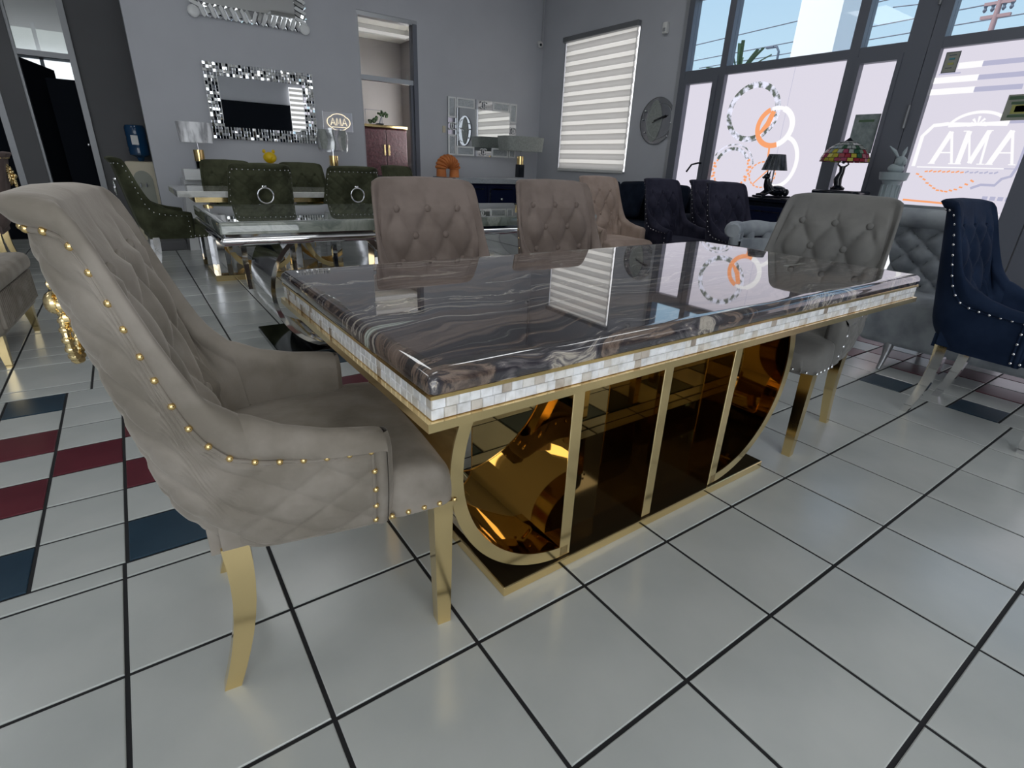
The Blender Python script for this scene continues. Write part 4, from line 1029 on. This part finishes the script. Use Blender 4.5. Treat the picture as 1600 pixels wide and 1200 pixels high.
# ------------------------------------------------------------------ mirrors
def framed_mirror(x0, x1, z0, z1, lab, fw):
    t = thing('wall_mirror', ((x0 + x1) / 2, YB - .002, z0), 0, lab, 'mirror'); w, h = (x1 - x0) / 2, z1 - z0
    MB().box(-w, w, -.022, -.002, 0, h).build('backing', 'chrome_dark', t)
    MB().box(-w + fw, w - fw, -.030, -.022, fw, h - fw).build('mirror_glass', 'mirror', t)
    return t, w, h
t, w, h = framed_mirror(1.165, 2.355, 1.185, 1.965, 'mirror with mosaic frame of small mirror squares between the two wrapped lamps', .13)
random.seed(21); mb = MB(); nx, nz, c = 36, 24, 2 * w / 36
cz_ = h / 24
for i in range(36):
    for j in range(24):
        if 4 <= i < 32 and 4 <= j < 20: continue
        x, z = -w + (i + .5) * c, (j + .5) * cz_; tx, tz = random.uniform(-.10, .10), random.uniform(-.10, .10)
        if random.random() < .14: tx, tz = random.uniform(-.35, .35), .25
        a, b = c * .36, cz_ * .42; f_ = -.034
        mb.hexa([(x - a, -.022, z - b), (x + a, -.022, z - b), (x + a, -.022, z + b), (x - a, -.022, z + b)], [(x - a, f_ - a * tx - b * tz, z - b), (x + a, f_ + a * tx - b * tz, z - b), (x + a, f_ + a * tx + b * tz, z + b), (x - a, f_ - a * tx + b * tz, z + b)])
mb.build('mosaic_squares', 'mirror', t, kind='stuff')
mb = MB()
for i in range(37):
    for j in range(24):
        if 4 < i < 32 and 4 <= j < 20: continue
        if random.random() < .22: continue
        x = -w + i * c; mb.box(x - c * .09, x + c * .09, -.037, -.022, j * cz_ + .001, (j + 1) * cz_ - .001)
mb.build('painted_bevel_glints', 'white_gloss', t, kind='stuff')  # white bars standing in for window glints off bevelled mirror edges
t, w, h = framed_mirror(4.245, 5.455, 1.135, 1.905, 'mirror with crystal strips and interlocking rings in its frame beside the room corner', .13)
for x0, x1, z0, z1 in ((-w, -w + .13, 0, .28), (-w, -w + .13, .50, h), (w - .13, w, 0, .28), (w - .13, w, .50, h), (-w + .14, -.16, 0, .13), (.16, w - .14, 0, .13), (-w + .14, -.16, h - .13, h), (.16, w - .14, h - .13, h)):
    MB().box(x0 + .025, x1 - .025, -.030, -.022, z0 + .025, z1 - .025).build('crystal_strip', 'crystal_strip', t)
    MB().box(x0, x1, -.034, -.022, z0, z0 + .022).box(x0, x1, -.034, -.022, z1 - .022, z1).box(x0, x0 + .022, -.034, -.022, z0 + .022, z1 - .022).box(x1 - .022, x1, -.034, -.022, z0 + .022, z1 - .022).build('mirror_strip', 'white_gloss', t)
def cc(cx, cz, k=.045):
    for s_ in (-1, 1):
        pts = [(cx + s_ * .026 + s_ * k * -math.cos(R(a)) * -1, -.036, cz + k * math.sin(R(a))) for a in range(-140, 141, 14)]
        pts = [(cx - s_ * .026 + s_ * (-k) * -math.cos(R(a)) * 1, -.036, cz + k * math.sin(R(a))) for a in range(-140, 141, 14)]
        MB().bars(pts, .014, .008, up=(0, 1, 0)).build('interlocking_ring', 'white_gloss', t)
for cx, cz_2 in ((0, .065), (0, h - .065), (-w + .065, .39), (w - .065, .39)): cc(cx, cz_2)
t, w, h = framed_mirror(1.15, 2.345, 2.395, 3.18, 'large mirror high on the wall with a scrolled frame of curved glass strips', .12)
for k in range(20):
    for zz_, sg in ((.055, 1), (h - .055, -1)):
        x = -w + .10 + k * (2 * w - .2) / 19; d = 1 if k < 10 else -1
        pts = [(x - d * .030 + d * .06 * q / 6, -.032 - .006 * math.sin(PI * q / 6), zz_ + .055 * math.cos(PI * q / 6) * 1.0) for q in range(7)]
        MB().bars(pts, .034, .010, up=(0, 1, 0)).build('curved_strip', 'mirror' if k % 2 else 'white_gloss', t)
for k in range(12):
    for xx, sg in ((-w + .055, 1), (w - .055, -1)):
        z = .10 + k * (h - .2) / 11
        pts = [(xx + .055 * math.cos(PI * q / 6), -.032 - .006 * math.sin(PI * q / 6), z - .03 + .06 * q / 6) for q in range(7)]
        MB().bars(pts, .034, .010, up=(0, 1, 0)).build('curved_strip', 'mirror' if k % 2 else 'white_gloss', t)
for sx_ in (-1, 1):
    for z in (.03, h - .03): MB().ball((sx_ * (w - .02), -.03, z), .06, (1, .25, 1), 12, 6).build('corner_lobe', 'white_gloss', t, 60)

# lit sign
t = thing('lit_sign', (2.64, YB - .03, 1.455), 0, 'lit warm AMA sign in a scalloped outline, wrapped in clear plastic', 'sign')
MB().rbox(-.20, .19, .0, .012, -.11, .12, .004).build('sign_panel', 'plastic_wrap', t)
ou = []
for k in range(48):
    a = 2 * PI * k / 48; r_ = 1 + .10 * abs(math.cos(2 * a)) ** .5; ou.append((.135 * r_ * math.cos(a) * 1.0, -.012, .088 * r_ * math.sin(a)))
MB().tube(ou, .0045, 6, True).build('outline_tube', 'neon_warm', t, 60)
def nt_(pts): MB().tube([(a, -.014, b) for a, b in pts], .0038, 6).build('letter_tube', 'neon_warm', t, 60)
for cx in (-.075, .075): nt_([(cx - .030, -.04), (cx, .045), (cx + .030, -.04)]); nt_([(cx - .018, -.012), (cx + .018, -.012)])
nt_([(-.028, -.04), (-.022, .045), (0, -.02), (.022, .045), (.028, -.04)]); nt_([(-.09, -.058), (.09, -.058)])

# light switch, camera, sensor, conduit
tag(MB().rbox(4.165, 4.215, YB - .012, YB, 1.43, 1.52, .003).box(4.18, 4.20, YB - .016, YB - .012, 1.46, 1.49).build('light_switch', 'cream', None), 'cream light switch beside the right wall mirror', 'switch')
tag(MB().tube([(5.885, YB - .025, 3.58), (5.885, YB - .025, 2.80)], .012, 8).build('cable_conduit', 'frame_light'), 'thin grey conduit running down the room corner to the camera', 'conduit')
t = thing('security_camera', (5.84, YB - .02, 2.74), 0, 'small round security camera in the room corner', 'camera')
MB().lathe([(.03, 0), (.03, .03)], (0, 0, .02), 14).build('mount', 'white_plastic', t); MB().ball((-.01, -.04, .0), .042, nu=14, nv=8).build('camera_body', 'white_plastic', t, 60); MB().ball((-.03, -.075, -.005), .018, nu=10, nv=6).build('lens', 'black_gloss', t, 60)
t = thing('motion_sensor', (XR - .01, 3.66, 2.56), 0, 'white motion sensor high on the wall between blind and storefront', 'sensor')
MB().rbox(-.045, .01, -.035, .035, 0, .12, .012).build('housing', 'white_plastic', t, 40); MB().rbox(-.05, -.04, -.022, .022, .02, .06, .006).build('lens', 'frame_light', t)

# wall clock
t = thing('wall_clock', (XR - .012, 3.63, 1.62), 0, 'round mirrored wall clock with a leaf-shaped centre beside the blind', 'clock')
MB().prism([(.27 * math.cos(2 * PI * k / 48), .27 * math.sin(2 * PI * k / 48)) for k in range(48)], lambda a, b, d: (d, a, b), 0, .010).build('glass_disc', 'clock_glass', t)
lens = [(.02 + .27 * math.cos(a) * 0 + (.13 * math.cos(a)), .24 * math.sin(a)) for a in [2 * PI * k / 32 for k in range(32)]]
lens = [((abs(b / .24) ** 2 * -.0) + a * (1 - .25 * abs(b / .24)), b) for a, b in lens]
MB().prism(lens, lambda a, b, d: (d, a + .02, b), -.008, 0).build('leaf_panel', 'grey_shade', t)
MB().torus((-.003, 0, 0), .27, .003, 48, 6, 'x').build('rim', 'frame_mid', t, 60)
MB().torus((-.008, -.05, 0), .20, .003, 40, 5, 'x').build('inner_ring', 'frame_light', t, 60)
for y_, z_ in ((.19, .12), (.22, .02), (.17, -.13), (-.24, -.03), (-.21, -.18)): MB().ball((-.012, y_, z_), .012, nu=8, nv=6).build('stud', 'chrome', t, 60)
MB().bars([(-.016, .03, 0), (-.016, -.14, .05)], .02, .008, up=(1, 0, 0)).build('hour_hand', 'black_gloss', t); MB().bars([(-.02, .05, -.02), (-.02, -.16, .06)], .008, .006, up=(1, 0, 0)).build('minute_hand', 'black_gloss', t)

# ------------------------------------------------------------------ second room furniture
t = thing('cabinet', (4.14, 8.40, 0), 0, 'burgundy two-door cabinet with gold top in the next room', 'cabinet')
MB().rbox(-.40, .42, -.20, .26, .06, 1.54, .02).build('body', 'burgundy', t); MB().rbox(-.42, .42, -.24, .28, 1.54, 1.59, .012).build('gold_top', 'gold_pale', t)
for s_ in (-1, 1):
    d = MB().rbox(.01 + (-.385 if s_ < 0 else .003), .01 + (-.003 if s_ < 0 else .385), -.225, -.20, .10, 1.52, .006).build('door', 'burgundy', t)
    MB().rbox(.01 + s_ * .04 - .012, .01 + s_ * .04 + .012, -.245, -.225, 1.10, 1.28, .004).build('handle', 'gold_pale', d)
t = thing('potted_plant', (4.12, 8.36, 1.59), 0, 'small bonsai plant on top of the burgundy cabinet', 'plant')
MB().rbox(-.06, .06, -.04, .04, 0, .03, .005).build('pot', 'black_gloss', t); MB().tube([(0, 0, .03), (.02, 0, .1), (.05, 0, .16)], [.012, .008, .006]).build('stem', 'wire', t)
fl = MB(); random.seed(8)
for cx, cz in ((.07, .19), (.11, .16), (-.10, .07), (-.05, .10), (.03, .17), (-.15, .05)):
    for k in range(9): fl.ball((cx + random.uniform(-.04, .04), random.uniform(-.03, .03), cz + random.uniform(-.02, .03)), .022, nu=6, nv=4)
fl.build('foliage', 'plant_green', t, kind='stuff')
t = thing('display_stand', (4.02, 8.42, 1.59), 0, 'thin dark square metal frame behind the bonsai on the cabinet', 'stand')
MB().bars([(-.13, 0, 0), (-.13, 0, .24), (.17, 0, .24), (.17, 0, 0)], .008, .008, up=(0, 1, 0)).build('metal_loop', 'wire', t)
t = thing('coffee_cabinet', (3.85, 7.3, 0), 0, 'low black cabinet with a gold edge in front of the burgundy cabinet', 'cabinet')
MB().rbox(-.6, .5, -.2, .2, 0, .80, .01).build('body', 'black_gloss', t); MB().rbox(.0, .25, -.22, -.2, .74, .79, .004).build('gold_plate', 'gold_pale', t)

# water cooler
t = thing('water_cooler', (0.43, 6.72, 0), R(-10), 'beige water dispenser with a blue bottle in the recess beside the back wall', 'water cooler')
MB().rbox(-.15, .15, -.15, .15, 0, .90, .015).build('body', 'cream', t, 40)
MB().prism([(.10 * math.cos(PI * k / 12), .68 + .12 * math.sin(PI * k / 12)) for k in range(13)] + [(-.10, .42), (.10, .42)], lambda a, b, d: (a, d, b), -.158, -.150).build('arched_recess', 'sticker_paper', t)
for x in (-.03, .03): MB().tube([(x, -.155, .66), (x, -.19, .65), (x, -.19, .62)], .012).build('tap', 'chrome', t, 40)
MB().rbox(-.10, .10, -.20, -.15, .38, .41, .005).build('drip_tray', 'frame_mid', t)
bt = MB().lathe([(.03, 0), (.05, .04), (.12, .07), (.125, .12), (.12, .14), (.125, .16), (.125, .24), (.12, .26), (.125, .28), (.125, .36), (.11, .39), (.02, .40)], (0, 0, .90), 24, sx=.85, sy=.85).build('water_bottle', 'blue_bottle', t, 40)
MB().rbox(-.04, .03, -.114, -.106, 1.08, 1.18, .002).build('paper_label', 'white_plastic', bt)
tag(MB().rbox(0.34, 0.655, 5.62, 5.98, 0.0, 0.10, .01).build('plinth_block', 'wall_dark'), 'low dark plinth on the floor under the end of the white console', 'plinth')

# ------------------------------------------------------------------ black sofa along the right wall
t = thing('sofa', (5.30, 3.42, 0), 0, 'long black sofa with loose cushions under the clock on the right wall', 'sofa')
MB().rbox(-.42, .40, -1.10, 1.35, .12, .30, .03).build('base', 'velvet_black', t, 40); MB().rbox(.20, .58, -1.10, 1.35, .30, .80, .07, 3).build('backrest', 'velvet_black', t, 50)
for k in range(3):
    y0 = -.92 + k * .72
    MB().rbox(-.44, .22, y0, y0 + .71, .30, .46, .05, 3).build('seat_cushion', 'velvet_black', t, 50)
for y0 in (-1.18, 1.25): MB().rbox(-.44, .40, y0, y0 + .2, .12, .62, .07, 3).build('armrest', 'velvet_black', t, 50)
for x in (-.36, .3):
    for y in (-1.0, 1.2): MB().box(x - .03, x + .03, y - .03, y + .03, 0, .12).build('leg', 'black_gloss', t)
for k, (y, a) in enumerate(((3.95, 12), (3.45, -10), (2.85, 14))):
    o = MB().rbox(-.07, .07, -.24, .24, -.22, .22, .06, 3, sub=lambda c: (c.x * (1 - (c.y * c.y + c.z * c.z) * 4), c.y, c.z)).build('throw_pillow', 'velvet_black', None, 50)
    o.location = (5.40, y, .69); o.rotation_euler = (R(a * .3), R(14), R(a)); tag(o, ('throw pillow at the far left end of the black sofa', 'middle throw pillow on the black sofa', 'throw pillow nearest the navy chairs on the black sofa')[k], 'pillow', 'pillows on the black sofa')

# black mirrored cabinet and pedestal with lamps
t = thing('side_cabinet', (5.48, 1.52, 0), R(-4), 'black mirrored side cabinet under the crouching dog lamp', 'cabinet')
MB().rbox(-.28, .28, -.27, .27, .03, .80, .006).build('body', 'black_gloss', t); MB().rbox(-.30, .30, -.29, .29, .80, .835, .006).build('cabinet_top', 'black_gloss', t)
for z0 in (.08, .44):
    d = MB().rbox(-.295, -.28, -.24, .24, z0, z0 + .32, .004).build('drawer', 'dark_navy_gloss', t)
    MB().box(-.300, -.295, -.20, .20, z0 + .04, z0 + .05).box(-.300, -.295, -.20, .20, z0 + .27, z0 + .28).box(-.300, -.295, -.20, -.19, z0 + .05, z0 + .27).box(-.300, -.295, .19, .20, z0 + .05, z0 + .27).build('mirror_inlay', 'chrome_dark', d)
    MB().ball((-.31, 0, z0 + .16), .012, nu=8, nv=6).build('knob', 'chrome', d)
    d2_ = MB().rbox(-.24, .24, -.285, -.27, z0, z0 + .32, .004).build('side_panel', 'dark_navy_gloss', t)
t = thing('table_lamp', (5.35, 1.56, .836), R(-20), 'black table lamp with a crouching dog as its base and a pleated black shade', 'lamp')
MB().rbox(-.17, .17, -.07, .07, 0, .02, .008).build('plinth', 'black_gloss', t)
dg = MB(); dg.ball((.05, 0, .065), .055, (1.9, .85, .85), 14, 8); dg.ball((.13, .03, .05), .035, (1, .7, 1), 10, 6); dg.ball((.13, -.03, .05), .035, (1, .7, 1), 10, 6)
dg.tube([(-.04, 0, .07), (-.075, 0, .12), (-.085, 0, .17)], [.045, .034, .026], 10); dg.ball((-.095, 0, .19), .028, (1.2, .8, .9), 10, 8); dg.ball((-.125, 0, .18), .015, (1.5, .8, .8), 8, 6)
for s_ in (-1, 1): dg.tube([(-.085, s_ * .014, .205), (-.08, s_ * .022, .245)], [.010, .002], 6); dg.tube([(-.05, s_ * .03, .06), (-.11, s_ * .03, .028), (-.15, s_ * .03, .026)], [.02, .013, .010], 8)
dg.tube([(.15, 0, .05), (.17, .03, .04), (.14, .06, .03)], [.01, .007, .004], 6); dg.build('dog_statue', 'black_gloss', t, 60)
MB().tube([(-.03, 0, .08), (-.03, 0, .27)], .006).build('stem', 'frame_mid', t)
MB().lathe([(.115, .245), (.075, .385)], (-.03, 0, 0), 28).build('lamp_shade', 'satin_black', t, 60)
t = thing('pedestal', (5.50, 1.00, 0), 0, 'black pedestal with rounded top under the stained glass lamp', 'pedestal')
MB().rbox(-.12, .12, -.14, .14, 0, .90, .01).build('column', 'black_gloss', t); MB().rbox(-.17, .17, -.18, .18, .90, .935, .015, 3).build('top', 'black_gloss', t, 40)
t = thing('table_lamp', (5.50, 1.04, .936), 0, 'stained glass lamp with floral red and yellow dome shade on a dark figure', 'lamp')
MB().lathe([(.055, 0), (.06, .02), (.03, .04)], (0, 0, 0), 16).build('lamp_foot', 'black_gloss', t)
fg = MB(); fg.tube([(0, 0, .03), (.0, .015, .09), (.0, -.005, .15), (0, 0, .20)], [.030, .036, .022, .026], 10); fg.ball((0, 0, .235), .016, nu=8, nv=6)
for s_ in (-1, 1): fg.tube([(0, s_ * .02, .195), (0, s_ * .045, .215), (0, s_ * .03, .25)], [.009, .007, .005], 6)
fg.build('figure', 'black_gloss', t, 60)
MB().tube([(0, 0, .24), (0, 0, .41)], .007).build('stem', 'black_gloss', t)
prof = [(.195, .235), (.190, .265), (.175, .30), (.150, .335), (.115, .365), (.075, .388), (.035, .402)]
NS = 24; random.seed(4)
pat = {0: lambda k: (0, 0, 1, 1, 4, 4, 1, 0)[k % 8], 1: lambda k: (0, 4, 1, 1, 0, 0, 1, 2)[k % 8], 2: lambda k: (2, 0, 3, 1, 3, 4, 3, 2)[k % 8], 3: lambda k: (2, 3, 3)[k % 3], 4: lambda k: (3, 3, 2, 3)[k % 4], 5: lambda k: 3}
sh_ = bpy.data.objects.new('lamp_shade', None); COL.objects.link(sh_); sh_.parent = t
gm = ['glass_red', 'glass_yellow', 'glass_green', 'glass_pale', 'glass_pink']
for i in range(6):
    for k in range(NS):
        a0, a1 = 2 * PI * (k + .5 * (i % 2)) / NS + .02, 2 * PI * (k + 1 + .5 * (i % 2)) / NS - .02
        (r0, z0), (r1, z1) = prof[i], prof[i + 1]; z0 += .003
        vs = [(r0 * math.cos(a0), r0 * math.sin(a0), z0), (r0 * math.cos(a1), r0 * math.sin(a1), z0), (r1 * math.cos(a1), r1 * math.sin(a1), z1), (r1 * math.cos(a0), r1 * math.sin(a0), z1)]
        MB().hexa(vs, [(x * .975, y * .975, z - .003) for x, y, z in vs]).build('glass_piece', gm[pat[i](k)], sh_)
ld = MB()
for (r0, z0) in prof: ld.torus((0, 0, z0 + .001), r0, .0022, 36, 4, 'z')
ld.build('lead_came', 'black_matte', sh_); MB().lathe([(.036, .40), (.02, .415), (.005, .43)], (0, 0, 0), 12).build('finial', 'black_matte', t, 50)
# rabbit on a pillar
t = thing('plaster_pedestal', (5.62, .66, 0), 0, 'pale grey fluted pedestal carrying the rabbit by the door', 'pedestal')
MB().rbox(-.10, .10, -.10, .10, 0, .80, .01).build('plinth', 'grey_statue', t); MB().lathe([(.075, .80), (.065, .83), (.060, 1.0), (.075, 1.03), (.10, 1.04), (.11, 1.10)], (0, 0, 0), 16).build('column', 'grey_statue', t, 40)
for k in range(10): MB().tube([(.066 * math.cos(PI * k / 5), .066 * math.sin(PI * k / 5), .83), (.064 * math.cos(PI * k / 5), .064 * math.sin(PI * k / 5), 1.0)], .008, 6).build('flute', 'grey_statue', t)
t = thing('rabbit_statue', (5.62, .66, 1.10), R(-120), 'pale grey rabbit statue with upright ears by the door frame', 'statue')
MB().ball((0, 0, .03), .06, (1.1, 1, .7), 12, 8).build('body', 'grey_statue', t, 60); MB().ball((.03, 0, .085), .045, (1.1, .9, .95), 12, 8).ball((.07, 0, .075), .018, nu=8, nv=6).build('head', 'grey_statue', t, 60)
for s_, e in ((-1, .07), (1, .02)): MB().tube([(.01, s_ * .02, .12), (.0, s_ * (.03 + e * .3), .16), (-.01, s_ * (.035 + e), .20)], [.010, .015, .003], 8).build('ear', 'grey_statue', t, 60)

# grey tufted sofa at the right, scalloped accent chair
t = thing('sofa', (3.97, -0.25, 0), 0, 'light grey tufted chaise sofa behind the navy chair at the right', 'sofa')
def body(u, v):
    y = .12 - 1.75 * u; x = -.30 + .02 * math.sin(PI * v)
    return (x, y, .12 + .32 * v)
MB().rbox(-.30, .42, -1.75, .12, .14, .44, .05, 4).build('base', 'velvet_silver', t, 50)
sc_ = MB()
def scroll(u, v):
    y = -.16 + .30 * u; a = v
    if v < .62:
        z = .42 + (.80 - .42) * v / .62; x = -.02 - .10 * (v / .62) ** 1.5
        x -= .045 * (abs(math.sin(PI * (u * 2 + z * 7))) * abs(math.sin(PI * (u * 2 - z * 7)))) ** .45
    else:
        tt = (v - .62) / .38 * 1.6 * PI; x = -.12 - .055 * math.sin(tt); z = .855 - .055 * math.cos(tt)
    return (x, y, z)
sc_.grid(lambda u, v: scroll(u, v), 40, 60); sc_.grid(lambda u, v: (lambda p: (p[0] + .22 if v < .62 else p[0], p[1], p[2]))(scroll(u, v)), 40, 60)
sc_.build('tufted_armrest', 'velvet_silver', t, 60)
MB().rbox(.03, .38, -.15, .13, .42, .82, .05, 3).build('armrest_core', 'velvet_silver', t, 50)
MB().tube([(-.15, -.17, .845), (-.15, .15, .845)], .052, 18).build('rolled_edge', 'velvet_silver', t, 50)
for x, y in ((-.26, -.06), (-.26, -1.5), (.36, -.06), (.36, -1.5)): MB().tube([(x, y, .16), (x - .01, y, .08), (x - .05, y, 0)], [.03, .018, .012], 8).build('leg', 'frame_light', t, 50)
t = thing('accent_chair', (3.47, .30, 0), R(-60), 'grey accent armchair with scalloped rolled top rail over open slots', 'chair')
pts = []; rs = []
for k in range(37):
    a = R(-10 + 200 * k / 36); pts.append((.33 * math.cos(a), .33 * math.sin(a), .705)); rs.append(.040 + .012 * abs(math.sin(PI * k / 36 * 5)))
MB().tube(pts, rs, 12).build('scalloped_rail', 'velvet_silver', t, 60)
MB().grid(lambda u, v: (.34 * math.cos(R(-10 + 200 * u)), .34 * math.sin(R(-10 + 200 * u)), .30 + .345 * v), 30, 3).grid(lambda u, v: (.27 * math.cos(R(-10 + 200 * u)), .27 * math.sin(R(-10 + 200 * u)), .30 + .345 * v), 30, 3).grid(lambda u, v: ((.27 + .07 * v) * math.cos(R(-10 + 200 * u)), (.27 + .07 * v) * math.sin(R(-10 + 200 * u)), .645), 30, 2).build('barrel', 'velvet_silver', t, 50)
for k in range(9):
    a = R(-5 + 190 * k / 8); MB().tube([(.31 * math.cos(a), .31 * math.sin(a), .62), (.31 * math.cos(a), .31 * math.sin(a), .685)], .030, 8).build('slat', 'velvet_silver', t, 50)
MB().lathe([(.27, .30), (.29, .34), (.29, .42), (.26, .45)], (0, 0, 0), 28).build('seat', 'velvet_silver', t, 50)
for a in (45, 135, 225, 315): MB().tube([(.2 * math.cos(R(a)), .2 * math.sin(R(a)), .30), (.24 * math.cos(R(a)), .24 * math.sin(R(a)), 0)], [.02, .012], 8).build('leg', 'chrome', t, 50)

# beige upholstered bench cut by the left edge
t = thing('upholstered_stool', (-0.78, 2.36, 0), R(-4), 'beige velvet stool with pleated skirt cut by the left edge of the frame', 'stool')
MB().rbox(-.42, .42, -.40, .40, .36, .46, .04, 3).build('cushion', 'velvet_beige', t, 50)
bm_ = MB().rbox(-.40, .395, -.385, .385, .16, .37, .03, 2).build('skirt', 'velvet_beige', t, 50)
for k in range(26): MB().tube([(-.36 + k * .029, -.388, .20), (-.36 + k * .029, -.388, .36)], .009, 6).build('pleat', 'velvet_beige', bm_, 50)
for k in range(26): MB().tube([(.398, -.36 + k * .029, .20), (.398, -.36 + k * .029, .36)], .009, 6).build('pleat', 'velvet_beige', bm_, 50)
for sx_ in (-1, 1):
    for sy_ in (-1, 1): MB().hexa([(sx_ * .36 - .012, sy_ * .34 - .012, 0), (sx_ * .36 + .012, sy_ * .34 - .012, 0), (sx_ * .36 + .012, sy_ * .34 + .012, 0), (sx_ * .36 - .012, sy_ * .34 + .012, 0)], [(sx_ * .35 - .025, sy_ * .33 - .025, .17), (sx_ * .35 + .025, sy_ * .33 - .025, .17), (sx_ * .35 + .025, sy_ * .33 + .025, .17), (sx_ * .35 - .025, sy_ * .33 + .025, .17)]).build('foot', 'gold_pale', t)
